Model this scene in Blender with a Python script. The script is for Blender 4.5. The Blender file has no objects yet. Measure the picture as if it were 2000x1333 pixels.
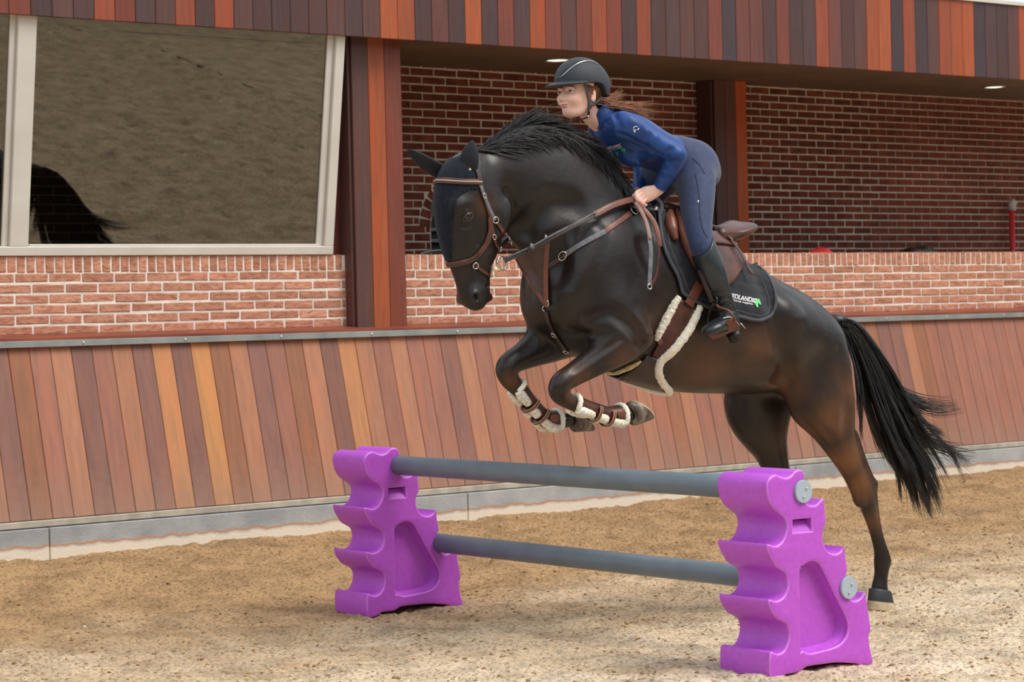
import bpy, bmesh, math, random
import numpy as np
from mathutils import Vector, Matrix
from mathutils.bvhtree import BVHTree
import openvdb

random.seed(7)
rng = np.random.default_rng(7)
SC = bpy.context.scene
COL = SC.collection

# ------------------------------------------------------------------ camera
# world: X runs along the long wall (to the right), Y goes towards the wall, Z up
FPX, CAMH = 4500.0, 1.5
AL, PI_, RO = math.radians(37.6), math.radians(0.67), math.radians(1.4)
_F0 = np.array([math.sin(AL), math.cos(AL), 0.0])
_R1 = np.array([math.cos(AL), -math.sin(AL), 0.0])
_Z = np.array([0, 0, 1.0])
CF = _F0 * math.cos(PI_) - _Z * math.sin(PI_)
_U1 = _F0 * math.sin(PI_) + _Z * math.cos(PI_)
CR = _R1 * math.cos(RO) - _U1 * math.sin(RO)
CU = _U1 * math.cos(RO) + _R1 * math.sin(RO)
CC = np.array([0, 0, CAMH])
cam_data = bpy.data.cameras.new('camera')
cam = bpy.data.objects.new('camera', cam_data)
COL.objects.link(cam)
cam_data.sensor_width = 36.0
cam_data.lens = 36.0 * FPX / 2000.0
cam_data.clip_end = 200
cam.matrix_world = Matrix(((CR[0], CU[0], -CF[0], CC[0]), (CR[1], CU[1], -CF[1], CC[1]),
                           (CR[2], CU[2], -CF[2], CC[2]), (0, 0, 0, 1)))
cam_data.dof.use_dof = True
cam_data.dof.focus_distance = 10.4
cam_data.dof.aperture_fstop = 5.6
SC.camera = cam

# ------------------------------------------------------------------ sky, sun, exposure
W = bpy.data.worlds.new('overcast_sky')
SC.world = W
W.use_nodes = True
_n = W.node_tree.nodes
_bg = _n['Background']
_bg.inputs['Color'].default_value = (0.86, 0.93, 1.0, 1)
_bg.inputs['Strength'].default_value = 1.08
_sd = bpy.data.lights.new('veiled_sun', 'SUN')
_sd.energy = 2.7
_sd.angle = math.radians(34)
_sd.color = (1.0, 0.95, 0.87)
sun = bpy.data.objects.new('veiled_sun', _sd)
COL.objects.link(sun)
sun.rotation_euler = Vector((-0.38, 0.62, -1.0)).to_track_quat('-Z', 'Y').to_euler()
VS = SC.view_settings
VS.view_transform = 'Standard'
VS.look = 'None'
VS.exposure = 0.0
VS.gamma = 1.0
VS.use_curve_mapping = False

# ------------------------------------------------------------------ helpers
def ray(px, py):
    return CR * (px - 1000.0) / FPX + CU * (666.5 - py) / FPX + CF
def onY(px, py, Y):
    d = ray(px, py)
    return CC + d * (Y / d[1])
def onZ(px, py, z=0.0):
    d = ray(px, py)
    return CC + d * ((z - CAMH) / d[2])
def proj(P):
    d = np.asarray(P, float) - CC
    k = d @ CF
    return 1000 + FPX * (d @ CR) / k, 666.5 - FPX * (d @ CU) / k
def V(p):
    return Vector((float(p[0]), float(p[1]), float(p[2])))

def tag(o, label=None, cat=None, group=None, kind=None):
    if label: o['label'] = label
    if cat: o['category'] = cat
    if group: o['group'] = group
    if kind: o['kind'] = kind
    return o
def empty(name, loc=(0, 0, 0)):
    o = bpy.data.objects.new(name, None)
    o.empty_display_size = 0.1
    COL.objects.link(o)
    o.location = loc
    return o
def link(name, me, mat=None, parent=None, smooth=False):
    o = bpy.data.objects.new(name, me)
    COL.objects.link(o)
    if mat is not None and len(me.materials) == 0:
        me.materials.append(mat)
    if smooth:
        me.polygons.foreach_set('use_smooth', np.ones(len(me.polygons), bool))
    if parent is not None:
        o.parent = parent
        o.matrix_parent_inverse = Matrix.Translation(-parent.location)
    return o
def mesh(name, vs, fs, mat=None, parent=None, smooth=False):
    me = bpy.data.meshes.new(name)
    me.from_pydata([tuple(map(float, v)) for v in vs], [], [tuple(map(int, f)) for f in fs])
    me.update()
    return link(name, me, mat, parent, smooth)
def np_mesh(name, vs, quads, mat=None, parent=None, smooth=True):
    me = bpy.data.meshes.new(name)
    vs = np.asarray(vs, np.float32)
    quads = np.asarray(quads, np.int32)
    k = quads.shape[1]
    me.vertices.add(len(vs)); me.vertices.foreach_set('co', vs.ravel())
    me.loops.add(quads.size); me.loops.foreach_set('vertex_index', quads.ravel())
    me.polygons.add(len(quads))
    me.polygons.foreach_set('loop_start', np.arange(0, quads.size, k, dtype=np.int32))
    me.polygons.foreach_set('loop_total', np.full(len(quads), k, np.int32))
    me.update(calc_edges=True); me.validate()
    return link(name, me, mat, parent, smooth)
def bm_obj(name, bm, mat=None, parent=None, smooth=False):
    me = bpy.data.meshes.new(name)
    bm.normal_update()
    bm.to_mesh(me); bm.free()
    return link(name, me, mat, parent, smooth)
def box_data(name, sx, sy, sz, ch=0.0):
    """box centred on the origin, edges chamfered by ch: shared mesh data"""
    bm = bmesh.new()
    bmesh.ops.create_cube(bm, size=1.0)
    bmesh.ops.scale(bm, vec=(sx, sy, sz), verts=bm.verts)
    if ch > 0:
        bmesh.ops.bevel(bm, geom=bm.edges[:], offset=ch, segments=1, affect='EDGES')
    me = bpy.data.meshes.new(name)
    bm.to_mesh(me); bm.free()
    return me
def box(name, lo, hi, mat, parent=None, ch=0.0):
    lo, hi = np.array(lo, float), np.array(hi, float)
    me = box_data(name, *(hi - lo), ch)
    o = link(name, me, mat)
    o.location = (lo + hi) / 2
    if parent is not None:
        o.parent = parent; o.matrix_parent_inverse = Matrix.Translation(-parent.location)
    return o
def put(name, me, loc, parent=None, rot=None, color=None, scale=None):
    o = bpy.data.objects.new(name, me)
    COL.objects.link(o)
    o.location = loc
    if rot: o.rotation_euler = rot
    if scale: o.scale = scale
    if color: o.color = (*color, 1)
    if parent is not None:
        o.parent = parent; o.matrix_parent_inverse = Matrix.Translation(-parent.location)
    return o
def extrude_curve(name, loops, y0, y1, bevel, mat, parent=None, res=3):
    """2-D loops (first outline, then holes) in the X-Z plane, solid from y0 to y1, rounded edges"""
    cu = bpy.data.curves.new(name, 'CURVE')
    cu.dimensions = '2D'; cu.fill_mode = 'BOTH'
    for lp in loops:
        sp = cu.splines.new('POLY')
        sp.points.add(len(lp) - 1)
        for p, (x, z) in zip(sp.points, lp):
            p.co = (x, z, 0, 1)
        sp.use_cyclic_u = True
    cu.extrude = (y1 - y0) / 2 - bevel
    cu.bevel_depth = bevel; cu.bevel_resolution = res
    cu.offset = -bevel
    tmp = bpy.data.objects.new('tmp', cu)
    COL.objects.link(tmp)
    dg = bpy.context.evaluated_depsgraph_get()
    me = bpy.data.meshes.new_from_object(tmp.evaluated_get(dg))
    bpy.data.objects.remove(tmp)
    me.materials.clear()
    me.transform(Matrix(((1, 0, 0, 0), (0, 0, -1, (y0 + y1) / 2), (0, 1, 0, 0), (0, 0, 0, 1))))
    me.name = name
    return link(name, me, mat, parent)
def catmull(pts, n=6, closed=False):
    pts = np.asarray(pts, float)
    out = []
    m = len(pts)
    for i in range(m if closed else m - 1):
        if closed:
            p0, p1, p2, p3 = pts[(i - 1) % m], pts[i], pts[(i + 1) % m], pts[(i + 2) % m]
        else:
            p1, p2 = pts[i], pts[i + 1]
            p0 = pts[i - 1] if i > 0 else 2 * p1 - p2
            p3 = pts[i + 2] if i + 2 < m else 2 * p2 - p1
        for k in range(n):
            t = k / n
            out.append(0.5 * ((2 * p1) + (-p0 + p2) * t + (2 * p0 - 5 * p1 + 4 * p2 - p3) * t * t
                              + (-p0 + 3 * p1 - 3 * p2 + p3) * t ** 3))
    if not closed:
        out.append(pts[-1])
    return np.array(out)
def tube_geo(path, rad, seg=8, flat=1.0, up=None):
    path = np.asarray(path, float); n = len(path)
    rad = np.full(n, rad) if np.isscalar(rad) else np.asarray(rad, float)
    T = np.gradient(path, axis=0); T /= np.linalg.norm(T, axis=1)[:, None] + 1e-12
    u = np.array([0, 0, 1.0]) if up is None else np.asarray(up, float)
    if abs(T[0] @ u) > 0.95: u = np.array([0, 1.0, 0])
    vs, fs = [], []
    for i in range(n):
        s = u - T[i] * (u @ T[i]); s /= np.linalg.norm(s) + 1e-12
        u = s; b = np.cross(T[i], s)
        for k in range(seg):
            a = 2 * math.pi * k / seg
            vs.append(path[i] + rad[i] * (math.cos(a) * s * flat + math.sin(a) * b))
    for i in range(n - 1):
        for k in range(seg):
            fs.append((i * seg + k, i * seg + (k + 1) % seg, (i + 1) * seg + (k + 1) % seg, (i + 1) * seg + k))
    fs.append(tuple(range(seg))[::-1]); fs.append(tuple(range((n - 1) * seg, n * seg)))
    return vs, fs
def tube(name, path, rad, mat, parent=None, seg=8, flat=1.0, up=None):
    vs, fs = tube_geo(path, rad, seg, flat, up)
    return mesh(name, vs, fs, mat, parent, True)
def ribbon(name, path, nrm, width, thick, mat, parent=None, smooth=False):
    """strap lying on a surface: path points, outward normals, width across, thickness outward"""
    path = np.asarray(path, float); nrm = np.asarray(nrm, float); n = len(path)
    width = np.full(n, width) if np.isscalar(width) else np.asarray(width, float)
    T = np.gradient(path, axis=0); T /= np.linalg.norm(T, axis=1)[:, None] + 1e-12
    vs, fs = [], []
    for i in range(n):
        N = nrm[i] - T[i] * (nrm[i] @ T[i]); N /= np.linalg.norm(N) + 1e-12
        S = np.cross(T[i], N) * width[i] / 2
        c = min(0.25 * thick, 0.002)
        vs += [path[i] - S, path[i] - S + N * (thick - c), path[i] - S * 0.86 + N * thick, path[i] + N * thick * 1.12,
               path[i] + S * 0.86 + N * thick, path[i] + S + N * (thick - c), path[i] + S]
    for i in range(n - 1):
        for k in range(7):
            fs.append((i * 7 + k, i * 7 + (k + 1) % 7, (i + 1) * 7 + (k + 1) % 7, (i + 1) * 7 + k))
    fs.append(tuple(range(7))); fs.append(tuple(range((n - 1) * 7, n * 7))[::-1])
    o = mesh(name, vs, fs, mat, parent, smooth)
    return o
def torus(name, c, nrm, R, r, mat, parent=None, seg=20, sq=1.0, up=None):
    N = V(nrm).normalized()
    a = (V(up) - N * V(up).dot(N)).normalized() if up is not None else N.orthogonal().normalized()
    b = N.cross(a)
    path = [np.array(V(c) + a * R * sq * math.cos(t) + b * R * math.sin(t)) for t in np.linspace(0, 2 * math.pi, seg + 1)]
    vs, fs = [], []
    for i in range(seg):
        t = 2 * math.pi * i / seg
        rad = a * math.cos(t) + b * math.sin(t)
        p = V(path[i])
        for k in range(6):
            q = 2 * math.pi * k / 6
            vs.append(p + rad * r * math.cos(q) + N * r * math.sin(q))
    for i in range(seg):
        for k in range(6):
            fs.append((i * 6 + k, ((i + 1) % seg) * 6 + k, ((i + 1) % seg) * 6 + (k + 1) % 6, i * 6 + (k + 1) % 6))
    return mesh(name, vs, fs, mat, parent, True)

# ------------------------------------------------------------------ materials
def lin(r, g, b):
    f = lambda c: (c / 255 / 12.92) if c / 255 <= 0.04045 else ((c / 255 + 0.055) / 1.055) ** 2.4
    return (f(r), f(g), f(b))
def mat(name, c1, c2=None, rough=0.5, scale=8.0, bump=0.0, bscale=60.0, metal=0.0, spec=0.5, sheen=0.0,
        coat=0.0, stretch=(1, 1, 1), objcol=False, rand=0.0, fac=(0.35, 0.65), c3=None, scale3=2.0, detail=5.0,
        rough2=None, sheen_tint=None, aniso=0.0):
    m = bpy.data.materials.new(name)
    m.use_nodes = True
    nt = m.node_tree; N = nt.nodes; L = nt.links
    B = N['Principled BSDF']
    B.inputs['Roughness'].default_value = rough
    B.inputs['Metallic'].default_value = metal
    B.inputs['Specular IOR Level'].default_value = spec
    B.inputs['Sheen Weight'].default_value = sheen
    B.inputs['Coat Weight'].default_value = coat
    if sheen_tint: B.inputs['Sheen Tint'].default_value = (*sheen_tint, 1)
    tc = N.new('ShaderNodeTexCoord')
    mp = N.new('ShaderNodeMapping'); mp.inputs['Scale'].default_value = stretch
    L.new(tc.outputs['Object'], mp.inputs['Vector'])
    vec = mp.outputs['Vector']
    oi = N.new('ShaderNodeObjectInfo')
    if rand or objcol:
        ad = N.new('ShaderNodeVectorMath'); ad.operation = 'ADD'
        ml = N.new('ShaderNodeMath'); ml.operation = 'MULTIPLY'; ml.inputs[1].default_value = 37.0
        L.new(oi.outputs['Random'], ml.inputs[0])
        L.new(vec, ad.inputs[0]); L.new(ml.outputs[0], ad.inputs[1])
        vec = ad.outputs[0]
    nz = N.new('ShaderNodeTexNoise'); nz.inputs['Scale'].default_value = scale; nz.inputs['Detail'].default_value = detail
    L.new(vec, nz.inputs['Vector'])
    rp = N.new('ShaderNodeMapRange'); rp.inputs[1].default_value = fac[0]; rp.inputs[2].default_value = fac[1]
    L.new(nz.outputs['Fac'], rp.inputs[0])
    mx = N.new('ShaderNodeMix'); mx.data_type = 'RGBA'
    L.new(rp.outputs[0], mx.inputs[0])
    mx.inputs[6].default_value = (*c1, 1); mx.inputs[7].default_value = (*(c2 or c1), 1)
    out = mx.outputs[2]
    if c3:
        n3 = N.new('ShaderNodeTexNoise'); n3.inputs['Scale'].default_value = scale3; n3.inputs['Detail'].default_value = 3
        L.new(vec, n3.inputs['Vector'])
        r3 = N.new('ShaderNodeMapRange'); r3.inputs[1].default_value = 0.48; r3.inputs[2].default_value = 0.68
        L.new(n3.outputs['Fac'], r3.inputs[0])
        m3 = N.new('ShaderNodeMix'); m3.data_type = 'RGBA'
        L.new(r3.outputs[0], m3.inputs[0]); L.new(out, m3.inputs[6]); m3.inputs[7].default_value = (*c3, 1)
        out = m3.outputs[2]
    if objcol:
        m2 = N.new('ShaderNodeMix'); m2.data_type = 'RGBA'; m2.blend_type = 'MULTIPLY'; m2.inputs[0].default_value = 1
        L.new(out, m2.inputs[6]); L.new(oi.outputs['Color'], m2.inputs[7])
        out = m2.outputs[2]
    if rand:
        hs = N.new('ShaderNodeHueSaturation')
        mr = N.new('ShaderNodeMapRange'); mr.inputs[3].default_value = 1 - rand; mr.inputs[4].default_value = 1 + rand
        L.new(oi.outputs['Random'], mr.inputs[0]); L.new(mr.outputs[0], hs.inputs['Value'])
        L.new(out, hs.inputs['Color']); out = hs.outputs['Color']
    L.new(out, B.inputs['Base Color'])
    if rough2 is not None:
        rr = N.new('ShaderNodeMapRange'); rr.inputs[3].default_value = rough; rr.inputs[4].default_value = rough2
        L.new(rp.outputs[0], rr.inputs[0]); L.new(rr.outputs[0], B.inputs['Roughness'])
    if bump:
        nb = N.new('ShaderNodeTexNoise'); nb.inputs['Scale'].default_value = bscale; nb.inputs['Detail'].default_value = 4
        L.new(vec, nb.inputs['Vector'])
        bp = N.new('ShaderNodeBump'); bp.inputs['Strength'].default_value = bump; bp.inputs['Distance'].default_value = 0.01
        L.new(nb.outputs['Fac'], bp.inputs['Height']); L.new(bp.outputs[0], B.inputs['Normal'])
    return m
# ================================================================== materials of the place
M = {}
def mat_sand():
    m = mat('sand', lin(230, 209, 182), lin(210, 186, 155), rough=0.95, scale=3.0, spec=0.12, c3=lin(222, 199, 170), scale3=0.7)
    nt = m.node_tree; N = nt.nodes; L = nt.links; B = N['Principled BSDF']
    base = B.inputs['Base Color'].links[0].from_socket
    tc = N.new('ShaderNodeTexCoord'); sp = N.new('ShaderNodeSeparateXYZ'); L.new(tc.outputs['Object'], sp.inputs[0])
    n1 = N.new('ShaderNodeTexNoise'); n1.inputs['Scale'].default_value = 0.9; n1.inputs['Detail'].default_value = 5; L.new(tc.outputs['Object'], n1.inputs['Vector'])
    ad = N.new('ShaderNodeMath'); ad.operation = 'MULTIPLY_ADD'; ad.inputs[1].default_value = 4.5; L.new(n1.outputs['Fac'], ad.inputs[0]); L.new(sp.outputs['Y'], ad.inputs[2])
    mr = N.new('ShaderNodeMapRange'); mr.inputs[1].default_value = 9.6; mr.inputs[2].default_value = 12.6; L.new(ad.outputs[0], mr.inputs[0])
    mx = N.new('ShaderNodeMix'); mx.data_type = 'RGBA'; L.new(mr.outputs[0], mx.inputs[0]); L.new(base, mx.inputs[6]); mx.inputs[7].default_value = (*lin(176, 142, 104), 1)
    n2 = N.new('ShaderNodeTexNoise'); n2.inputs['Scale'].default_value = 52; n2.inputs['Detail'].default_value = 6; L.new(tc.outputs['Object'], n2.inputs['Vector'])
    r2 = N.new('ShaderNodeMapRange'); r2.inputs[1].default_value = 0.36; r2.inputs[2].default_value = 0.52; r2.inputs[3].default_value = 0.62; r2.inputs[4].default_value = 1.04; L.new(n2.outputs['Fac'], r2.inputs[0])
    m2 = N.new('ShaderNodeMix'); m2.data_type = 'RGBA'; m2.blend_type = 'MULTIPLY'; m2.inputs[0].default_value = 1.0; L.new(mx.outputs[2], m2.inputs[6]); L.new(r2.outputs[0], m2.inputs[7])
    L.new(m2.outputs[2], B.inputs['Base Color'])
    n4 = N.new('ShaderNodeTexNoise'); n4.inputs['Scale'].default_value = 3.2; n4.inputs['Detail'].default_value = 7; n4.inputs['Roughness'].default_value = 0.65; L.new(tc.outputs['Object'], n4.inputs['Vector'])
    r4 = N.new('ShaderNodeMapRange'); r4.inputs[1].default_value = 0.34; r4.inputs[2].default_value = 0.56; r4.inputs[3].default_value = 0.66; r4.inputs[4].default_value = 1.03; L.new(n4.outputs['Fac'], r4.inputs[0])
    m4 = N.new('ShaderNodeMix'); m4.data_type = 'RGBA'; m4.blend_type = 'MULTIPLY'; m4.inputs[0].default_value = 1.0; L.new(m2.outputs[2], m4.inputs[6]); L.new(r4.outputs[0], m4.inputs[7])
    L.new(m4.outputs[2], B.inputs['Base Color'])
    bp = N.new('ShaderNodeBump'); bp.inputs['Strength'].default_value = 1.0; bp.inputs['Distance'].default_value = 0.02
    L.new(n2.outputs['Fac'], bp.inputs['Height']); L.new(bp.outputs[0], B.inputs['Normal'])
    return m
M['sand'] = mat_sand()
M['clod'] = mat('clod', lin(176, 142, 102), lin(140, 106, 70), rough=0.95, scale=20, spec=0.1)
M['chip'] = mat('chip', lin(225, 215, 200), rough=0.8)
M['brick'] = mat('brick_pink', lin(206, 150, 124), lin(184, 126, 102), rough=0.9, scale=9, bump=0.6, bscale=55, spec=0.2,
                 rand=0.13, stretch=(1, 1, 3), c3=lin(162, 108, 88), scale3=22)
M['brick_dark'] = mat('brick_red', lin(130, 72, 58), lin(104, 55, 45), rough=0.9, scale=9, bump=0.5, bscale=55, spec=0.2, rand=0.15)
M['mortar'] = mat('mortar', lin(240, 232, 222), lin(222, 212, 200), rough=0.95, scale=14, bump=0.3, bscale=90, spec=0.1)
M['mortar_dark'] = mat('mortar_grey', lin(228, 214, 196), lin(208, 194, 176), rough=0.95, scale=14, spec=0.1)
M['kick'] = mat('kick_board', (0.99, 0.97, 0.94), (0.80, 0.79, 0.80), rough=0.55, scale=6, bump=0.15, bscale=70, spec=0.25,
                stretch=(6, 6, 0.7), objcol=True, c3=(1.06, 0.92, 0.80), scale3=2.5)
M['clad'] = mat('cladding', (1.1, 1.05, 1.0), (0.82, 0.84, 0.88), rough=0.42, scale=6, bump=0.12, bscale=70, spec=0.35,
                stretch=(7, 7, 0.6), objcol=True, c3=(1.12, 0.86, 0.72), scale3=2.0)
M['reveal'] = mat('reveal_wood', lin(100, 42, 30), lin(72, 32, 26), rough=0.5, scale=5, stretch=(6, 6, 0.6))
M['capwood'] = mat('cap_wood', lin(150, 78, 52), lin(112, 58, 44), rough=0.5, scale=4, stretch=(0.5, 6, 6))
M['steel'] = mat('galvanised_steel', lin(158, 162, 160), lin(136, 142, 144), rough=0.5, scale=6, metal=0.35, spec=0.5)
M['bolt'] = mat('bolt', lin(190, 190, 186), rough=0.35, metal=0.6)
M['frame'] = mat('window_frame_paint', lin(216, 211, 202), lin(206, 200, 190), rough=0.4, scale=3, spec=0.4)
M['soffit'] = mat('soffit_board', lin(128, 100, 76), lin(112, 88, 66), rough=0.6, scale=2)
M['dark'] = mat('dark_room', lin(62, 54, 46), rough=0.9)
M['black'] = mat('black_plastic', lin(20, 20, 22), lin(12, 12, 13), rough=0.45)
M['grey'] = mat('grey_metal', lin(120, 122, 122), rough=0.4, metal=0.5)
M['plinth_trim'] = mat('sill_strip', lin(186, 178, 162), lin(160, 152, 138), rough=0.7, scale=10, bump=0.2)

def mat_plinth():
    m = mat('stained_concrete', lin(178, 178, 176), lin(150, 152, 154), rough=0.85, scale=5, bump=0.3, bscale=60, spec=0.2)
    nt = m.node_tree; N = nt.nodes; L = nt.links
    B = N['Principled BSDF']
    base = B.inputs['Base Color'].links[0].from_socket
    tc = N.new('ShaderNodeTexCoord'); sp = N.new('ShaderNodeSeparateXYZ'); L.new(tc.outputs['Object'], sp.inputs[0])
    nz = N.new('ShaderNodeTexNoise'); nz.inputs['Scale'].default_value = 9; nz.inputs['Detail'].default_value = 6
    L.new(tc.outputs['Object'], nz.inputs['Vector'])
    ad = N.new('ShaderNodeMath'); ad.operation = 'MULTIPLY_ADD'; ad.inputs[1].default_value = 0.05
    L.new(nz.outputs['Fac'], ad.inputs[0]); L.new(sp.outputs['Z'], ad.inputs[2])
    def band(a, b, c, d, col, prev):
        r = N.new('ShaderNodeValToRGB'); e = r.color_ramp.elements
        e[0].position = a; e[0].color = (0, 0, 0, 1); e[1].position = d; e[1].color = (0, 0, 0, 1)
        for p in (b, c):
            q = e.new(p); q.color = (1, 1, 1, 1)
        mr = N.new('ShaderNodeMapRange'); mr.inputs[1].default_value = -0.2; mr.inputs[2].default_value = 0.5
        L.new(ad.outputs[0], mr.inputs[0]); L.new(mr.outputs[0], r.inputs[0])
        mx = N.new('ShaderNodeMix'); mx.data_type = 'RGBA'
        L.new(r.outputs[0], mx.inputs[0]); L.new(prev, mx.inputs[6]); mx.inputs[7].default_value = (*col, 1)
        return mx.outputs[2]
    z = lambda v: (v + 0.025 + 0.2) / 0.7
    o = band(z(-0.2), z(-0.19), z(0.205), z(0.225), lin(226, 214, 196), base)
    n2 = N.new('ShaderNodeTexNoise'); n2.inputs['Scale'].default_value = 4
    L.new(tc.outputs['Object'], n2.inputs['Vector'])
    o = band(z(0.218), z(0.226), z(0.229), z(0.238), lin(192, 140, 104), o)
    L.new(o, B.inputs['Base Color'])
    return m
M['plinth'] = mat_plinth()

def dusty(m, z0, z1, col):
    """dried splashes of sand on the lower end of the boards"""
    nt = m.node_tree; N = nt.nodes; L = nt.links; B = N['Principled BSDF']; base = B.inputs['Base Color'].links[0].from_socket
    tc = N.new('ShaderNodeTexCoord'); sp = N.new('ShaderNodeSeparateXYZ'); L.new(tc.outputs['Object'], sp.inputs[0])
    nz = N.new('ShaderNodeTexNoise'); nz.inputs['Scale'].default_value = 14; nz.inputs['Detail'].default_value = 6; L.new(tc.outputs['Object'], nz.inputs['Vector'])
    ad = N.new('ShaderNodeMath'); ad.operation = 'MULTIPLY_ADD'; ad.inputs[1].default_value = 0.5; L.new(nz.outputs['Fac'], ad.inputs[0]); L.new(sp.outputs['Z'], ad.inputs[2])
    mr = N.new('ShaderNodeMapRange'); mr.inputs[1].default_value = z1; mr.inputs[2].default_value = z0; mr.inputs[4].default_value = 0.6; L.new(ad.outputs[0], mr.inputs[0])
    mx = N.new('ShaderNodeMix'); mx.data_type = 'RGBA'; L.new(mr.outputs[0], mx.inputs[0]); L.new(base, mx.inputs[6]); mx.inputs[7].default_value = (*col, 1)
    L.new(mx.outputs[2], B.inputs['Base Color'])
dusty(M['kick'], -0.30, 0.05, lin(150, 120, 104))
def mat_glass():
    m = bpy.data.materials.new('window_glass'); m.use_nodes = True
    nt = m.node_tree; N = nt.nodes; L = nt.links
    for n in list(N): N.remove(n)
    out = N.new('ShaderNodeOutputMaterial'); mx = N.new('ShaderNodeMixShader')
    tr = N.new('ShaderNodeBsdfTransparent'); tr.inputs[0].default_value = (0.5, 0.5, 0.47, 1)
    gl = N.new('ShaderNodeBsdfGlossy'); gl.inputs['Roughness'].default_value = 0.004
    gl.inputs['Color'].default_value = (1, 0.93, 0.82, 1)
    nz = N.new('ShaderNodeTexNoise'); nz.inputs['Scale'].default_value = 1.4
    bp = N.new('ShaderNodeBump'); bp.inputs['Strength'].default_value = 0.02; bp.inputs['Distance'].default_value = 0.02
    L.new(nz.outputs['Fac'], bp.inputs['Height']); L.new(bp.outputs[0], gl.inputs['Normal'])
    lw = N.new('ShaderNodeFresnel'); lw.inputs['IOR'].default_value = 1.5
    ma = N.new('ShaderNodeMath'); ma.operation = 'MULTIPLY_ADD'; ma.inputs[1].default_value = 0.9; ma.inputs[2].default_value = 0.08
    L.new(lw.outputs[0], ma.inputs[0]); L.new(ma.outputs[0], mx.inputs[0])
    L.new(tr.outputs[0], mx.inputs[1]); L.new(gl.outputs[0], mx.inputs[2]); L.new(mx.outputs[0], out.inputs[0])
    return m
M['glass'] = mat_glass()

# ================================================================== ground
def vnoise(x, y, seed):
    """smooth value noise on arrays"""
    def h(i, j):
        n = (i * 374761393 + j * 668265263 + seed * 974711) & 0x7fffffff
        n = ((n ^ (n >> 13)) * 1274126177) & 0x7fffffff
        return ((n ^ (n >> 16)) & 0xffff) / 65535.0
    xi, yi = np.floor(x).astype(np.int64), np.floor(y).astype(np.int64)
    fx, fy = x - xi, y - yi
    fx, fy = fx * fx * (3 - 2 * fx), fy * fy * (3 - 2 * fy)
    return ((h(xi, yi) * (1 - fx) + h(xi + 1, yi) * fx) * (1 - fy) + (h(xi, yi + 1) * (1 - fx) + h(xi + 1, yi + 1) * fx) * fy)
def ground_z(x, y):
    x = np.asarray(x, float); y = np.asarray(y, float)
    t = np.clip((y - 9.9) / (12.15 - 9.9), 0, 1)
    z = 0.165 * t * t * (3 - 2 * t)
    for f, a, s in ((1.3, 0.022, 1), (3.7, 0.016, 2), (9, 0.016, 3), (21, 0.013, 4), (43, 0.010, 5), (31, 0.010, 6)):
        z = z + a * (vnoise(x * f, y * f, s) - 0.5)
    v = vnoise(x * 6.3, y * 6.3, 9)
    z = z - 0.02 * np.clip(v - 0.72, 0, 1) / 0.28
    return z
def grid(name, x0, x1, y0, y1, step, m, amp=1.0):
    xs = np.arange(x0, x1 + 1e-6, step); ys = np.arange(y0, y1 + 1e-6, step)
    gx, gy = np.meshgrid(xs, ys)
    vs = np.stack([gx, gy, ground_z(gx, gy) * amp - 0.01 * (amp > 1)], -1).reshape(-1, 3)
    nx, ny = len(xs), len(ys)
    i = np.arange(nx * ny).reshape(ny, nx)
    q = np.stack([i[:-1, :-1], i[:-1, 1:], i[1:, 1:], i[1:, :-1]], -1).reshape(-1, 4)
    return np_mesh(name, vs, q, m, None, True)
g1 = grid('floor', 3.4, 17.6, 5.0, 12.4, 0.016, M['sand'])
tag(g1, 'churned pale sand of the riding arena', 'ground', kind='structure')
# the rest of the arena, coarse, beyond the frame (seen in the window's reflection)
vs, fs = [], []
def slab(x0, y0, x1, y1, z=-0.01):
    k = len(vs)
    vs.extend([(x0, y0, z), (x1, y0, z), (x1, y1, z), (x0, y1, z)]); fs.append((k, k + 1, k + 2, k + 3))
slab(-40, -40, -1.95, 12.4); slab(-2, -40, 60, -7.95); slab(17.5, -8, 60, 12.4); slab(-2, 4.95, 3.45, 12.4)
g3 = grid('floor_middle', -2, 17.6, -8, 5.02, 0.05, M['sand'], 3.2)
tag(g3, 'hoof-marked arena sand nearer the camera', 'ground', kind='structure')
g2 = mesh('floor_beyond', vs, fs, M['sand'])
tag(g2, 'arena sand beyond the churned stretch', 'ground', kind='structure')
# loose crumbs of sand, nobody could count them
def scatter(name, n, smin, smax, m, label, cat, seed):
    r = np.random.default_rng(seed)
    base = np.array([(1, 0, -.2), (-.5, .87, -.2), (-.5, -.87, -.2), (0.1, 0, 0.75), (0.3, 0.8, 0.3), (-0.9, 0, 0.25)])
    fb = np.array([(0, 4, 3), (4, 1, 3), (1, 5, 3), (5, 2, 3), (2, 0, 3), (0, 1, 4), (1, 2, 5), (0, 2, 1)])
    x = r.uniform(3.6, 15.5, n); y = r.uniform(5.6, 12.1, n)
    s = smin + (smax - smin) * r.random(n) ** 3
    a = r.uniform(0, 6.28, n); e = r.uniform(0.6, 1.6, n)
    vv = np.empty((n, 6, 3))
    bx, by = base[:, 0][None] * e[:, None], base[:, 1][None]
    vv[:, :, 0] = x[:, None] + s[:, None] * (bx * np.cos(a)[:, None] - by * np.sin(a)[:, None])
    vv[:, :, 1] = y[:, None] + s[:, None] * (bx * np.sin(a)[:, None] + by * np.cos(a)[:, None])
    vv[:, :, 2] = ground_z(x, y)[:, None] + s[:, None] * base[:, 2][None] * r.uniform(0.5, 1.0, n)[:, None] - 0.001
    f = (np.arange(n)[:, None, None] * 6 + fb[None]).reshape(-1, 3)
    o = np_mesh(name, vv.reshape(-1, 3), f, m, None, False)
    tag(o, label, cat, kind='stuff')
scatter('sand_crumbs', 42000, 0.0025, 0.014, M['clod'], 'loose crumbs of damp sand strewn over the arena', 'sand', 3)
scatter('stone_chips', 260, 0.004, 0.012, M['chip'], 'tiny white chips lying in the arena sand', 'chips', 5)

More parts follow.
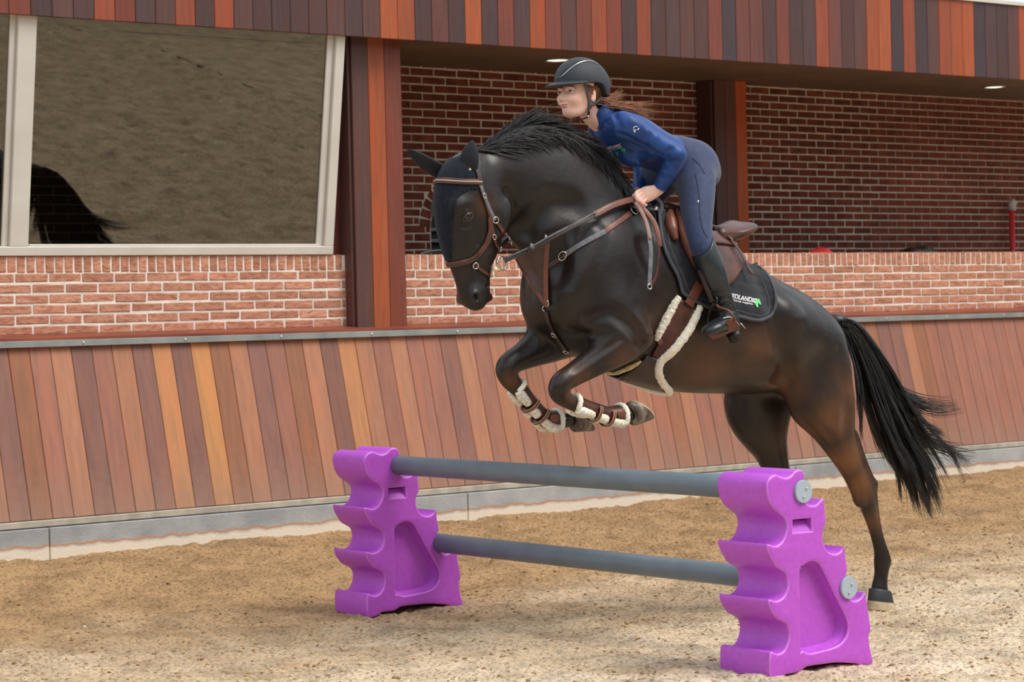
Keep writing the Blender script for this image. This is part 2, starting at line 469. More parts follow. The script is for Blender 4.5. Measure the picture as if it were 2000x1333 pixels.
# ================================================================== kick wall
YF = 12.6                                   # face of the brick parapet
kick = empty('wall_front', (10.5, 12.3, 0.2)); tag(kick, 'sloping timber kick wall along the arena with concrete plinth', 'wall', kind='structure')
k_top, k_bot = np.array([0, 12.46, 1.374]), np.array([0, 12.20, 0.376])
k_len = float(np.linalg.norm(k_top - k_bot)); k_tilt = math.atan2(k_top[1] - k_bot[1], k_top[2] - k_bot[2])
kb = box_data('kick_board', 0.1325, 0.03, k_len, 0.003); kb.materials.append(M['kick'])
KC = {'t': lin(176, 124, 98), 'p': lin(140, 100, 90), 'r': lin(160, 110, 94), 'o': lin(190, 134, 94), 'b': lin(152, 104, 80), 'O': lin(194, 138, 90),
      'd': lin(128, 92, 82)}
kseq = 'brtprtpopObtprbtdotrtrrptrtrbrtrrprtrbtrrtprtrrbtrprtrtr'
kx = 5.875 - 0.135 * 9
i = 0
while kx < 17.2:
    c = KC['rtprbtrtp'[i]] if i < 9 else (KC[kseq[i - 9]] if i - 9 < 40 else KC[random.choice('rrtrbrtp')])
    j = random.uniform(0.93, 1.07)
    cc = (k_top + k_bot) / 2
    put('board', kb, (kx + 0.0675, cc[1] + 0.015 + random.uniform(-0.001, 0.001), cc[2]), kick, (-k_tilt, 0, 0), [v * j for v in c])
    kx += 0.135; i += 1
box('backing', (4.5, 12.52, 0.2), (17.4, 12.58, 1.38), M['dark'], kick)
box('rail', (4.5, 12.425, 1.373), (17.4, 12.475, 1.411), M['steel'], kick, 0.002)
bd = bpy.data.meshes.new('bolt')
_b = bmesh.new(); bmesh.ops.create_uvsphere(_b, u_segments=10, v_segments=6, radius=0.009); _b.to_mesh(bd); _b.free(); bd.materials.append(M['bolt'])
for k in range(18):
    put('bolt', bd, (6.35 + 0.69 * (k - 2), 12.424, 1.392), kick, None, None, (1, 0.5, 1))
mesh('cap', [(4.5, 12.43, 1.412), (17.4, 12.43, 1.412), (17.4, 12.43, 1.428), (4.5, 12.43, 1.428), (4.5, 12.62, 1.412), (17.4, 12.62, 1.412),
             (17.4, 12.62, 1.452), (4.5, 12.62, 1.452)],
     [(0, 1, 2, 3), (3, 2, 6, 7), (0, 3, 7, 4), (1, 5, 6, 2), (4, 7, 6, 5), (0, 4, 5, 1)], M['capwood'], kick)
box('sill_strip', (4.5, 12.17, 0.338), (17.4, 12.30, 0.376), M['plinth_trim'], kick, 0.004)
x = 4.5
for w in (1.46, 3.0, 3.0, 3.0, 3.0):
    o = box('plinth', (x, 12.15, -0.2), (x + w - 0.006, 12.45, 0.333), M['plinth'], kick, 0.004)
    o.data.transform(Matrix.Translation((x + w / 2, 12.3, 0.0665))); o.location = (0, 0, 0); o.matrix_parent_inverse = Matrix.Translation(-kick.location)
    x += w

# ================================================================== brickwork
CP, BP = 0.0625, 0.22                     # course and brick pitch
def brick_variants(name, sx, sy, sz, m, n=4):
    out = []
    for k in range(n):
        me = box_data(name, sx, sy, sz, 0.004)
        r = random.Random(k + 1)
        for v in me.vertices:
            v.co += Vector((r.uniform(-.0025, .0025), r.uniform(-.003, .003), r.uniform(-.002, .002)))
        me.materials.append(m)
        out.append(me)
    return out
def brick_box_geo(cx, cy, cz, sx, sy, sz):
    a, b, c = sx / 2, sy / 2, sz / 2
    v = [(cx + i * a, cy + j * b, cz + k * c) for i in (-1, 1) for j in (-1, 1) for k in (-1, 1)]
    f = [(0, 4, 5, 1), (0, 1, 3, 2), (4, 6, 7, 5), (1, 5, 7, 3), (0, 2, 6, 4)]
    return v, f
bv = brick_variants('brick', 0.208, 0.10, 0.0485, M['brick'])
sv = brick_variants('brick_upright', 0.0515, 0.10, 0.098, M['brick'], 3)
def parapet(name, x0, x1, label, xs):
    w = empty(name, ((x0 + x1) / 2, YF, 1.44)); tag(w, label, 'wall', kind='structure')
    box('mortar', (x0, YF + 0.006, 1.40), (x1, YF + 0.2, 1.912), M['mortar'], w)
    for r in range(6):
        z = 1.815 - CP * (r + 0.5)
        x = xs + (0.11 if r % 2 else 0)
        while x - BP > x0: x -= BP
        x -= BP
        while x < x1:
            a, b = max(x + 0.006, x0 + 0.001), min(x + BP - 0.006, x1 - 0.001)
            if b - a > 0.03:
                put('brick', random.choice(bv), ((a + b) / 2, YF + 0.05 + random.uniform(-0.001, 0.002), z), w, None, None, ((b - a) / 0.208, 1, 1))
            x += BP
    x = x0 + 0.006
    while x + 0.05 < x1:
        put('brick', random.choice(sv), (x + 0.027, YF + 0.05 + random.uniform(-0.001, 0.002), 1.866), w)
        x += CP
    return w
parapet('wall_left', 5.2, 8.372, 'pink brick parapet with upright top course below the slanted window', onY(29, 560, YF)[0])
parapet('wall_right', 8.823, 17.0, 'pink brick parapet with upright top course right of the wooden post', onY(1500 + 450 / 2.666, 560, YF)[0])

# gallery back wall with a small arched opening
YB = 14.2
wb = empty('wall_back', (12, YB, 1.4)); tag(wb, 'deep red brick wall at the back of the gallery', 'wall', kind='structure')
AX, AZ, AR, AI = 10.5, 2.17, 0.42, 0.31
def clip_row(z):
    if z > AZ:
        d = AR * AR - (z - AZ) ** 2
        return math.sqrt(d) if d > 0 else 0
    return AI + 0.006
bl = [(AX + AR * math.cos(t), AZ + AR * math.sin(t)) for t in np.linspace(math.pi, 0, 25)]
# mortar plane with the opening left free: three boxes and an arch-shaped slab
box('mortar', (4.0, YB + 0.006, 1.2), (AX - AR, YB + 0.15, 3.6), M['mortar_dark'], wb)
box('mortar', (AX + AR, YB + 0.006, 1.2), (18.6, YB + 0.15, 3.6), M['mortar_dark'], wb)
arch_out = [(AX - AR, 1.2), (AX - AI, 1.2), (AX - AI, AZ)] + [(AX - AI * math.cos(t), AZ + AI * math.sin(t)) for t in np.linspace(0.1, math.pi - 0.1, 15)] + \
           [(AX + AI, AZ), (AX + AI, 1.2), (AX + AR, 1.2), (AX + AR, 3.6), (AX - AR, 3.6)]
extrude_curve('mortar', [arch_out], YB + 0.006, YB + 0.15, 0.0, M['mortar_dark'], wb)
rows = []
for r in range(26):
    z = 3.44 - CP * (r + 0.5)
    x = 4.2 + (0.11 if r % 2 else 0)
    while x < 18.3:
        a, b = x + 0.006, x + BP - 0.006
        h = clip_row(z)
        segs = [(a, b)]
        if h > 0 and a < AX + h and b > AX - h:
            segs = []
            if a < AX - h: segs.append((a, AX - h - 0.004))
            if b > AX + h: segs.append((AX + h + 0.004, b))
        for s in segs:
            if s[1] - s[0] > 0.02: rows.append((s[0], s[1], z))
        x += BP
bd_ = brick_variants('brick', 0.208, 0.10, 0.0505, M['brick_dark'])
def seen(b):
    cx = (b[0] + b[1]) / 2
    px, py = proj((cx, YB, b[2]))
    if not (785 < px < 2010 and py < 500) or (1378 < px < 1462): return 0
    if 1100 < px < 1380 and 200 < py: return 0
    if 925 < px < 1100 and py > 270: return 0
    return 1
vis = sorted([b for b in rows if seen(b)], key=lambda b: b[0])
single = set(vis[:284])
vs, fs = [], []
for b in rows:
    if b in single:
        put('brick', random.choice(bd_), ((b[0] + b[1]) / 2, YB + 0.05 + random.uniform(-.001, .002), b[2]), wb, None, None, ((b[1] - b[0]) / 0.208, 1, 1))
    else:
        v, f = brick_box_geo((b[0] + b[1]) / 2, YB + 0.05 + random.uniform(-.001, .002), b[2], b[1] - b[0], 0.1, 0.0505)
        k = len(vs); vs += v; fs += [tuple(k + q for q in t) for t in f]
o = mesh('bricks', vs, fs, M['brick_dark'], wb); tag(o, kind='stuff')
for k in range(16):                        # voussoirs of the arch
    t = math.pi * (k + 0.5) / 16
    rm = (AR + AI) / 2
    put('brick', bd_[k % 4], (AX - rm * math.cos(t), YB + 0.048, AZ + rm * math.sin(t)), wb, (0, -(math.pi - t), 0), None, (0.096 / 0.208, 1, 1.15))
nb = box('niche', (AX - AI - 0.05, YB + 0.14, 1.3), (AX + AI + 0.05, YB + 0.6, 2.6), M['black'], wb)
for zz in (2.075, 2.16):
    box('rail', (AX - AI, YB + 0.06, zz - 0.012), (AX + AI, YB + 0.085, zz + 0.012), M['grey'], wb)

# ================================================================== fascia, soffit, roof
CC_ = {'D': lin(82, 62, 62), 'd': lin(94, 66, 62), 'R': lin(122, 68, 56), 'r': lin(108, 68, 62), 'O': lin(162, 86, 54), 'o': lin(144, 76, 54), 'B': lin(74, 62, 67), 'V': lin(188, 92, 44)}
fa = empty('trim_1', (10.5, 12.35, 3.31)); tag(fa, 'fascia of upright dark and orange hardwood boards above the gallery', 'fascia', kind='structure')
fseq = []
for ends, o_, s_ in (((12, 'R'), (92, 'R'), (168, 'D'), (245, 'd'), (325, 'D'), (400, 'o'), (470, 'R'), (548, 'D'), (620, 'd'), (692, 'o'), (765, 'D'), (835, 'o'),
                      (905, 'd'), (970, 'R'), (1040, 'D'), (1110, 'D'), (1175, 'R'), (1243, 'D'), (1305, 'd'), (1365, 'D'), (1432, 'd')), 0, 1.905), \
                    (((105, 'D'), (170, 'O'), (240, 'O'), (305, 'D'), (370, 'r'), (435, 'D'), (497, 'O'), (560, 'D'), (622, 'R'), (685, 'D'), (745, 'O'), (808, 'R')), 700, 2.02), \
                    (((360, 'd'), (485, 'R'), (600, 'o'), (715, 'R'), (830, 'D'), (945, 'o'), (1055, 'D')), 1040, 4.04), \
                    (((70, 'D'), (145, 'd'), (218, 'd'), (290, 'R'), (362, 'B'), (430, 'r'), (500, 'r'), (568, 'D'), (637, 'R'), (707, 'D'), (775, 'D'), (840, 'o'), (905, 'r'),
                      (970, 'D'), (1035, 'd'), (1100, 'O'), (1165, 'O'), (1225, 'B'), (1290, 'o'), (1350, 'B'), (1410, 'd'), (1472, 'o'), (1533, 'O'), (1595, 'O'), (1650, 'B'),
                      (1710, 'D'), (1770, 'D'), (1830, 'd'), (2200, 'O')), 1300, 2.666):
    fseq += [(o_ + e / s_, c) for e, c in ends]
fb = box_data('fascia_board', 0.1345, 0.025, 0.60, 0.003); fb.materials.append(M['clad'])
x = 11.0914 - 0.137 * 46
while x < 17.4:
    p = proj((x + 0.068, 12.35, 3.5))[0]
    c = next((c for e, c in fseq if p < e), 'D') if p > -30 else random.choice('DdRo')
    j = random.uniform(0.92, 1.1)
    put('board', fb, (x + 0.0685, 12.35 + random.uniform(-.001, .001), 3.61), fa, None, [v * j for v in CC_[c]])
    x += 0.137
box('backing', (4.6, 12.365, 3.33), (17.5, 12.40, 3.93), M['dark'], fa)
box('edge_cap', (4.6, 12.32, 3.912), (17.5, 12.46, 3.94), M['frame'], fa)
ce = box('ceiling', (8.2, 12.40, 3.39), (18.6, 14.4, 3.44), M['soffit']); tag(ce, 'brown boarded soffit under the gallery roof', 'ceiling', kind='structure')
rf = box('roof', (4.0, 12.40, 3.86), (18.6, 16.0, 3.93), M['grey']); tag(rf, 'flat roof over the gallery', 'roof', kind='structure')
M['lamp'] = mat('lamp_glow', (1, 0.9, 0.75))
_B = M['lamp'].node_tree.nodes['Principled BSDF']; _B.inputs['Emission Color'].default_value = (1, 0.88, 0.7, 1); _B.inputs['Emission Strength'].default_value = 1.6
for xx, lb in ((10.815, 'round recessed downlight in the soffit right above the riding helmet'), (15.72, 'round recessed downlight in the soffit near the right edge')):
    t = empty('ceiling_light', (xx, 13.4, 3.39)); tag(t, lb, 'light', 'downlights in the soffit')
    torus('rim', (xx, 13.4, 3.388), (0, 0, 1), 0.095, 0.008, M['steel'], t, 24)
    bm = bmesh.new(); bmesh.ops.create_cone(bm, cap_ends=True, segments=24, radius1=0.055, radius2=0.09, depth=0.006)
    bmesh.ops.translate(bm, verts=bm.verts, vec=(xx, 13.4, 3.386))
    bm_obj('lens', bm, M['lamp'], t)
    ld = bpy.data.lights.new('downlight', 'SPOT'); ld.energy = 6; ld.spot_size = 1.9; ld.color = (1, 0.85, 0.65); ld.shadow_soft_size = 0.05
    lo = bpy.data.objects.new('lamp', ld); COL.objects.link(lo); lo.location = (xx, 13.4, 3.37); lo.parent = t; lo.matrix_parent_inverse = Matrix.Translation(-t.location)

# ================================================================== posts
def post(name, x0, x1, y0, y1, z0, z1, cols, label, n=3):
    w = empty(name, ((x0 + x1) / 2, (y0 + y1) / 2, z0)); tag(w, label, 'post', kind='structure')
    box('core', (x0 + 0.004, y0 + 0.02, z0), (x1 - 0.004, y1, z1), M['reveal'], w)
    pw = (x1 - x0) / n
    me = box_data('plank', pw - 0.002, 0.022, z1 - z0, 0.003); me.materials.append(M['clad'])
    for k in range(n):
        put('plank', me, (x0 + pw * (k + 0.5), y0 + 0.011, (z0 + z1) / 2), w, None, CC_[cols[k]])
    ms = box_data('plank', 0.022, (y1 - y0) - 0.024, z1 - z0, 0.003); ms.materials.append(M['clad'])
    put('plank', ms, (x0 - 0.008, (y0 + y1) / 2 + 0.012, (z0 + z1) / 2), w, None, CC_['d'])
    put('plank', ms, (x1 + 0.008, (y0 + y1) / 2 + 0.012, (z0 + z1) / 2), w, None, CC_['R'])
post('trim_2', onY(696, 515, 12.5)[0], onY(792, 515, 12.5)[0], 12.5, 12.66, 1.43, 3.36, 'dOR', 'square wooden post of dark, orange and red planks beside the window')
post('trim_3', 12.945, 13.305, 14.0, 14.2, 1.4, 3.39, 'drV', 'square wooden post with orange right edge behind the rider')

# ================================================================== slanted window and the room behind
w0 = np.array([0, 12.60, 1.917]); w1 = np.array([0, 12.385, 3.34]); wd = w1 - w0; wl = float(np.linalg.norm(wd)); wd /= wl
wn = np.array([0, -wd[2], wd[1]])          # towards the arena, slightly down
wt = math.atan2(wd[1], wd[2])
win = empty('window_1', (7.0, 12.6, 1.917)); tag(win, 'large slanted window with off-white frame overlooking the arena', 'window', kind='structure')
def wbox(name, xa, xb, sa, sb, da, db, m, ch=0.004):
    """box in window space: x, s up the slope, d outwards"""
    c = w0 + wd * (sa + sb) / 2 + wn * (da + db) / 2
    me = box_data(name, xb - xa, db - da, sb - sa, ch)
    me.materials.append(m)
    return put(name, me, ((xa + xb) / 2, c[1], c[2]), win, (-wt, 0, 0))
wbox('rail', 4.4, 8.245, 0.0, 0.056, -0.06, 0.012, M['frame'])
wbox('bead', 6.10, 8.15, 0.056, 0.066, -0.05, -0.012, M['frame'])
wbox('stile', 8.175, 8.245, 0.056, wl, -0.06, 0.010, M['frame'])
wbox('bead', 8.125, 8.175, 0.056, wl, -0.06, -0.015, M['frame'])
wbox('mullion', 5.965, 6.085, 0.056, wl, -0.06, 0.010, M['frame'])
wbox('bead', 5.925, 5.965, 0.056, wl, -0.06, -0.015, M['frame'])
wbox('rail', 4.4, 8.245, wl - 0.02, wl + 0.05, -0.06, 0.012, M['frame'])
wbox('pane', 6.085, 8.125, 0.058, wl - 0.01, -0.036, -0.028, M['glass'], 0)
wbox('pane', 4.4, 5.925, 0.058, wl - 0.01, -0.036, -0.028, M['glass'], 0)
rv = box('trim_4', (8.245, 12.64, 1.91), (8.40, 12.70, 3.4), M['reveal']); tag(rv, 'dark red wooden panel between window and post', 'panel', kind='structure')
# room behind the glass
rm = empty('wall_inside', (6.5, 13.5, 1.9)); tag(rm, 'dim room behind the slanted window', 'room', kind='structure')
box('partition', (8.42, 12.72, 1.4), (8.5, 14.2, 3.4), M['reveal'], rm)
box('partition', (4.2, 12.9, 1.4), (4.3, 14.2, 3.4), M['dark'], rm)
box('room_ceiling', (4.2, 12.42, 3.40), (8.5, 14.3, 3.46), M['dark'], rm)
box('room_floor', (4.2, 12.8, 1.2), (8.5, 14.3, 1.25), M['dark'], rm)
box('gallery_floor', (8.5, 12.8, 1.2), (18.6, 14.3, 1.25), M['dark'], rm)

# ================================================================== unseen dark walls, added to block low sky light and deepen reflections
M['sky_blocker'] = mat('dark_sky_blocker', lin(74, 70, 58), lin(52, 54, 44), rough=0.9, scale=2)
for nm, lo, hi in (('blocker_opposite', (-16, -14.3, -0.1), (34, -14, 6.5)), ('blocker_end_left', (-16.3, -14, -0.1), (-16, 12.3, 6.5)), ('blocker_end_right', (34, -14, -0.1), (34.3, 16, 6.5))):
    tag(box(nm, lo, hi, M['sky_blocker']), 'added dark wall out of frame that blocks low sky light', 'wall', kind='structure')
# ================================================================== jump
M['purple'] = mat('purple_plastic', lin(190, 88, 208), lin(182, 82, 200), rough=0.42, scale=40, bump=0.05, bscale=300, spec=0.4)
M['purple_edge'] = mat('worn_highlit_purple_edge', lin(212, 124, 226), lin(200, 106, 216), rough=0.45, scale=30)  # edge highlight and wear, both painted as a paler purple
M['pole'] = mat('grey_pole_plastic', lin(112, 124, 134), lin(104, 116, 126), rough=0.4, scale=8, spec=0.4)
M['disc'] = mat('pole_end_plug', lin(168, 182, 194), rough=0.4)
PROF = [(0.067, 0), (0.001, 0), (0.0, 0.11), (0.041, 0.101), (0.08, 0.112), (0.103, 0.145), (0.108, 0.18), (0.099, 0.209), (0.074, 0.227), (0.045, 0.241), (0.017, 0.27), (0.0, 0.303), (0.002, 0.326), (0.038, 0.316), (0.077, 0.325), (0.103, 0.353), (0.109, 0.388), (0.098, 0.42), (0.073, 0.437), (0.043, 0.455), (0.015, 0.495), (0.0, 0.524), (0.0, 0.549), (0.045, 0.538), (0.081, 0.553), (0.103, 0.583), (0.111, 0.614), (0.101, 0.643), (0.074, 0.663), (0.036, 0.69), (0.012, 0.727), (0.002, 0.769), (0.005, 0.797), (0.023, 0.817), (0.053, 0.827), (0.079, 0.817), (0.113, 0.809), (0.14, 0.817), (0.162, 0.833), (0.187, 0.839), (0.207, 0.832), (0.217, 0.816), (0.217, 0.798), (0.204, 0.781), (0.198, 0.757), (0.204, 0.728), (0.218, 0.703), (0.245, 0.688), (0.275, 0.687), (0.298, 0.7), (0.313, 0.71), (0.325, 0.705), (0.331, 0.673), (0.334, 0.608), (0.32, 0.587), (0.314, 0.552), (0.322, 0.519), (0.343, 0.491), (0.376, 0.478), (0.407, 0.482), (0.428, 0.496), (0.437, 0.502), (0.444, 0.463), (0.454, 0.404), (0.446, 0.389), (0.433, 0.359), (0.434, 0.323), (0.452, 0.29), (0.487, 0.274), (0.524, 0.28), (0.545, 0.297), (0.557, 0.298), (0.569, 0.237), (0.585, 0.145), (0.572, 0.118), (0.58, 0.058), (0.592, 0), (0.525, 0), (0.489, 0.012), (0.377, 0.028), (0.296, 0.030), (0.206, 0.030), (0.166, 0.014), (0.087, 0.012)]
POCK = [(0.177, 0.407), (0.184, 0.428), (0.202, 0.445), (0.23, 0.456), (0.26, 0.456), (0.289, 0.443), (0.309, 0.417), (0.376, 0.307), (0.439, 0.207), (0.448, 0.166), (0.437, 0.131), (0.405, 0.106), (0.359, 0.093), (0.298, 0.088), (0.238, 0.084), (0.208, 0.088), (0.184, 0.101), (0.172, 0.123)]
SLOT = [(0.146, 0.635), (0.25, 0.635), (0.25, 0.583), (0.144, 0.585)]
def smooth_loop(pts, n=3):
    """rounded version of a profile: keeps tips"""
    return [tuple(p) for p in catmull(pts, n, True)]
TH = 0.30
def stand(x0, ynear, label):
    root = empty('jump_stand', (x0 + 0.29, ynear + TH / 2, 0))
    tag(root, label, 'jump stand', 'purple plastic jump stands')
    sh = lambda lp: [(x0 + a, b) for a, b in lp]
    bev = 0.011
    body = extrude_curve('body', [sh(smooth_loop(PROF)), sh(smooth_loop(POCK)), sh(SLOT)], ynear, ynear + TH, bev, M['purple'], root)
    for nm, lp, d in (('pocket_panel', smooth_loop(POCK), 0.055), ('slot_panel', SLOT, 0.07)):
        cx = sum(p[0] for p in lp) / len(lp); cz = sum(p[1] for p in lp) / len(lp)
        big = [(cx + (a - cx) * 1.08 , cz + (b - cz) * 1.08) for a, b in lp]
        extrude_curve(nm, [sh(big)], ynear + d, ynear + TH - d, 0, M['purple'], root)
    # sloping floor of the pocket and of the slot
    lp = smooth_loop(POCK, 3); n = len(lp)
    vs, fs = [], []
    cx = sum(p[0] for p in lp) / n; cz = sum(p[1] for p in lp) / n
    for a, b in lp:
        vs.append((x0 + cx + (a - cx) * 1.02, ynear + 0.016, cz + (b - cz) * 1.02))
        vs.append((x0 + cx + (a - cx) * 0.90, ynear + 0.056, cz + (b - cz) * 0.90))
    for k in range(n):
        fs.append((2 * k, 2 * k + 1, (2 * k + 3) % (2 * n), (2 * k + 2) % (2 * n)))
    mesh('pocket_rim', vs, fs, M['purple'], root, True)
    mesh('slot_ramp', [(x0 + 0.143, ynear + 0.006, 0.583), (x0 + 0.251, ynear + 0.006, 0.583), (x0 + 0.251, ynear + 0.042, 0.628), (x0 + 0.143, ynear + 0.042, 0.628)],
         [(0, 1, 2, 3)], M['purple'], root)
    for o in root.children:
        if o.name.startswith('body'):
            me = o.data
            bm = bmesh.new(); bm.from_mesh(me)
            bmesh.ops.remove_doubles(bm, verts=bm.verts, dist=1e-5)
            for f in bm.faces: f.smooth = True
            for e in bm.edges:
                if len(e.link_faces) == 2 and e.calc_face_angle(0) > 0.75: e.smooth = False
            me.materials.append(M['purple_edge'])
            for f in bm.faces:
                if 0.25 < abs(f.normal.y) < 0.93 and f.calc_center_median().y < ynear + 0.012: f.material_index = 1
            bm.to_mesh(me); bm.free()
    return root
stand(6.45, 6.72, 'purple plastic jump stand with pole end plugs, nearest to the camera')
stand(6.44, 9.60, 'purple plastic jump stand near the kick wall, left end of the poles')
def pole(x, z, label, y0=6.715, y1=9.86, r=0.0485):
    root = empty('jump_pole', (x, (y0 + y1) / 2, z)); tag(root, label, 'pole', 'grey jump poles')
    prof = [(y0, r - 0.002), (y0 + 0.003, r), (y1 - 0.012, r), (y1, r - 0.012)]
    vs, fs, S = [], [], 40
    for yy, rr in prof:
        for k in range(S):
            a = 2 * math.pi * k / S
            vs.append((x + rr * math.cos(a), yy, z + rr * math.sin(a)))
    for i in range(len(prof) - 1):
        for k in range(S):
            fs.append((i * S + k, i * S + (k + 1) % S, (i + 1) * S + (k + 1) % S, (i + 1) * S + k))
    fs.append(tuple(range(S))[::-1]); fs.append(tuple(range(3 * S, 4 * S)))
    mesh('tube', vs, fs, M['pole'], root, True)
    bm = bmesh.new(); bmesh.ops.create_cone(bm, cap_ends=True, segments=36, radius1=r - 0.001, radius2=r - 0.003, depth=0.008)
    bmesh.ops.rotate(bm, verts=bm.verts, cent=(0, 0, 0), matrix=Matrix.Rotation(math.pi / 2, 3, 'X'))
    bmesh.ops.translate(bm, verts=bm.verts, vec=(x, y0 - 0.004, z))
    pl = bm_obj('end_plug', bm, M['disc'], root)
    for dx, dz in ((0.012, 0.012), (-0.004, -0.022)):
        bm = bmesh.new(); bmesh.ops.create_uvsphere(bm, u_segments=10, v_segments=6, radius=0.006)
        bmesh.ops.translate(bm, verts=bm.verts, vec=(x + dx, y0 - 0.009, z + dz))
        o = bm_obj('rivet', bm, M['bolt'], None, True); o.parent = pl; o.matrix_parent_inverse = pl.matrix_world.inverted()
pole(6.648, 0.748, 'upper grey plastic pole resting in the top cups of both purple stands', 6.716)
pole(6.898, 0.333, 'lower grey plastic pole resting in the bottom cups of both purple stands', 6.716)
# ================================================================== implicit surfaces
def smin(a, b, k):
    if k <= 0: return np.minimum(a, b)
    h = np.clip(0.5 + 0.5 * (b - a) / k, 0, 1)
    return b + (a - b) * h - k * h * (1 - h)
class Field:
    def __init__(s, lo, hi, vox):
        s.lo = np.array(lo, float); s.v = vox
        s.n = np.ceil((np.array(hi) - s.lo) / vox).astype(int) + 1
        s.a = np.full(s.n, 0.25, np.float32)
    def block(s, lo, hi):
        i0 = np.clip(np.floor((lo - s.lo) / s.v).astype(int), 0, s.n); i1 = np.clip(np.ceil((hi - s.lo) / s.v).astype(int) + 1, 0, s.n)
        return i0, i1
    def axes(s, i0, i1):
        return [(s.lo[k] + s.v * np.arange(i0[k], i1[k])).astype(np.float32) for k in range(3)]
    @staticmethod
    def cone(ax, A, B, ra1, rb1, ra2, rb2, S):
        X, Y, Z = ax[0][:, None, None], ax[1][None, :, None], ax[2][None, None, :]
        T = B - A; ln = np.linalg.norm(T)
        if ln < 1e-9: T = np.array([1.0, 0, 0]); ln = 1e-9; T_ = T
        else: T_ = T / ln
        S = S - T_ * (S @ T_); S = S / (np.linalg.norm(S) + 1e-12); N = np.cross(T_, S)
        x, y, z = X - A[0], Y - A[1], Z - A[2]
        t = x * T_[0] + y * T_[1] + z * T_[2]
        tc = np.clip(t, 0, ln); e = t - tc; u = tc / ln
        ra = ra1 + (ra2 - ra1) * u; rb = rb1 + (rb2 - rb1) * u
        a = x * S[0] + y * S[1] + z * S[2]; b = x * N[0] + y * N[1] + z * N[2]
        m = np.minimum(ra, rb)
        q = np.sqrt((a / ra) ** 2 + (b / rb) ** 2 + (e / np.maximum(ra, rb)) ** 2)
        return ((q - 1) * m).astype(np.float32)
    def chain(s, st, k=0.03, side=(0, 1, 0), n=4, sub=False, infl=0.0):
        """st: rows (x, y, z, ra (along side), rb); smooth path through the stations"""
        st = np.array(st, float)
        d = catmull(st, n) if len(st) > 2 else (st if len(st) == 2 else np.vstack([st, st]))
        d[:, 3:] = np.maximum(d[:, 3:] + infl, 0.002)
        side = np.array(side, float); mg = 1.8 * max(k, 0.03) + 2 * s.v
        R = d[:, 3:].max(1)
        lo = (d[:, :3] - R[:, None]).min(0) - mg; hi = (d[:, :3] + R[:, None]).max(0) + mg
        I0, I1 = s.block(lo, hi)
        if np.any(I1 <= I0): return
        tmp = np.full(I1 - I0, 1e-12, np.float32); kk = max(0.0035, 0.022 * float(np.median(R)))
        for p, q in zip(d[:-1], d[1:]):
            r = max(p[3:].max(), q[3:].max()) + mg
            j0, j1 = s.block(np.minimum(p[:3], q[:3]) - r, np.maximum(p[:3], q[:3]) + r)
            j0 = np.maximum(j0, I0); j1 = np.minimum(j1, I1)
            if np.any(j1 <= j0): continue
            f = s.cone(s.axes(j0, j1), p[:3], q[:3], p[3], p[4], q[3], q[4], side)
            sl = tuple(slice(j0[i] - I0[i], j1[i] - I0[i]) for i in range(3))
            tmp[sl] += np.exp(np.clip(-f / kk, -60, 80))
        tmp = np.minimum(-kk * (np.log(tmp) - math.log(3.0)), 0.25).astype(np.float32)
        sl = tuple(slice(I0[i], I1[i]) for i in range(3))
        if sub: s.a[sl] = -smin(-s.a[sl], tmp, k)
        else: s.a[sl] = smin(s.a[sl], tmp, k)
    def ell(s, c, r, ax1=(1, 0, 0), ax2=(0, 1, 0), k=0.03, sub=False):
        c = np.array(c, float); r = np.array(r, float); a1 = np.array(ax1, float); a1 /= np.linalg.norm(a1)
        a2 = np.array(ax2, float); a2 -= a1 * (a2 @ a1); a2 /= np.linalg.norm(a2); a3 = np.cross(a1, a2)
        mg = 1.8 * max(k, 0.03) + 2 * s.v
        ext = np.sqrt((a1 * r[0]) ** 2 + (a2 * r[1]) ** 2 + (a3 * r[2]) ** 2) + mg
        i0, i1 = s.block(c - ext, c + ext)
        if np.any(i1 <= i0): return
        ax = s.axes(i0, i1)
        x, y, z = ax[0][:, None, None] - c[0], ax[1][None, :, None] - c[1], ax[2][None, None, :] - c[2]
        q = 0
        for a, rr in ((a1, r[0]), (a2, r[1]), (a3, r[2])):
            q = q + ((x * a[0] + y * a[1] + z * a[2]) / rr) ** 2
        f = ((np.sqrt(q) - 1) * r.min()).astype(np.float32)
        sl = tuple(slice(i0[i], i1[i]) for i in range(3))
        if sub: s.a[sl] = -smin(-s.a[sl], f, k)
        else: s.a[sl] = smin(s.a[sl], f, k)
    def cut(s, p, n, k=0.0):
        """remove everything on the side n points to"""
        p = np.array(p, float); n = np.array(n, float); n /= np.linalg.norm(n)
        ax = s.axes((0, 0, 0), s.n)
        d = (ax[0][:, None, None] - p[0]) * n[0] + (ax[1][None, :, None] - p[1]) * n[1] + (ax[2][None, None, :] - p[2]) * n[2]
        s.a = -smin(-s.a, -d.astype(np.float32), k)
    def surf(s, smooth=2):
        g = openvdb.FloatGrid(0.25)
        g.copyFromArray(s.a)
        g.transform = openvdb.createLinearTransform(voxelSize=s.v)
        vs, q = g.convertToQuads(0.0)
        vs = np.array(vs, float) + s.lo; q = np.array(q, int)
        e = np.concatenate([q[:, [0, 1]], q[:, [1, 2]], q[:, [2, 3]], q[:, [3, 0]]])
        e = np.concatenate([e, e[:, ::-1]])
        deg = np.bincount(e[:, 0], minlength=len(vs))[:, None]
        for it in range(smooth):
            for lam in (0.5, -0.52):
                acc = np.stack([np.bincount(e[:, 0], weights=vs[e[:, 1], k], minlength=len(vs)) for k in range(3)], 1)
                vs = vs + lam * (acc / np.maximum(deg, 1) - vs)
        return vs, q
def bvh_of(vs, qs):
    return BVHTree.FromPolygons([tuple(v) for v in vs], [tuple(int(i) for i in q) for q in qs])

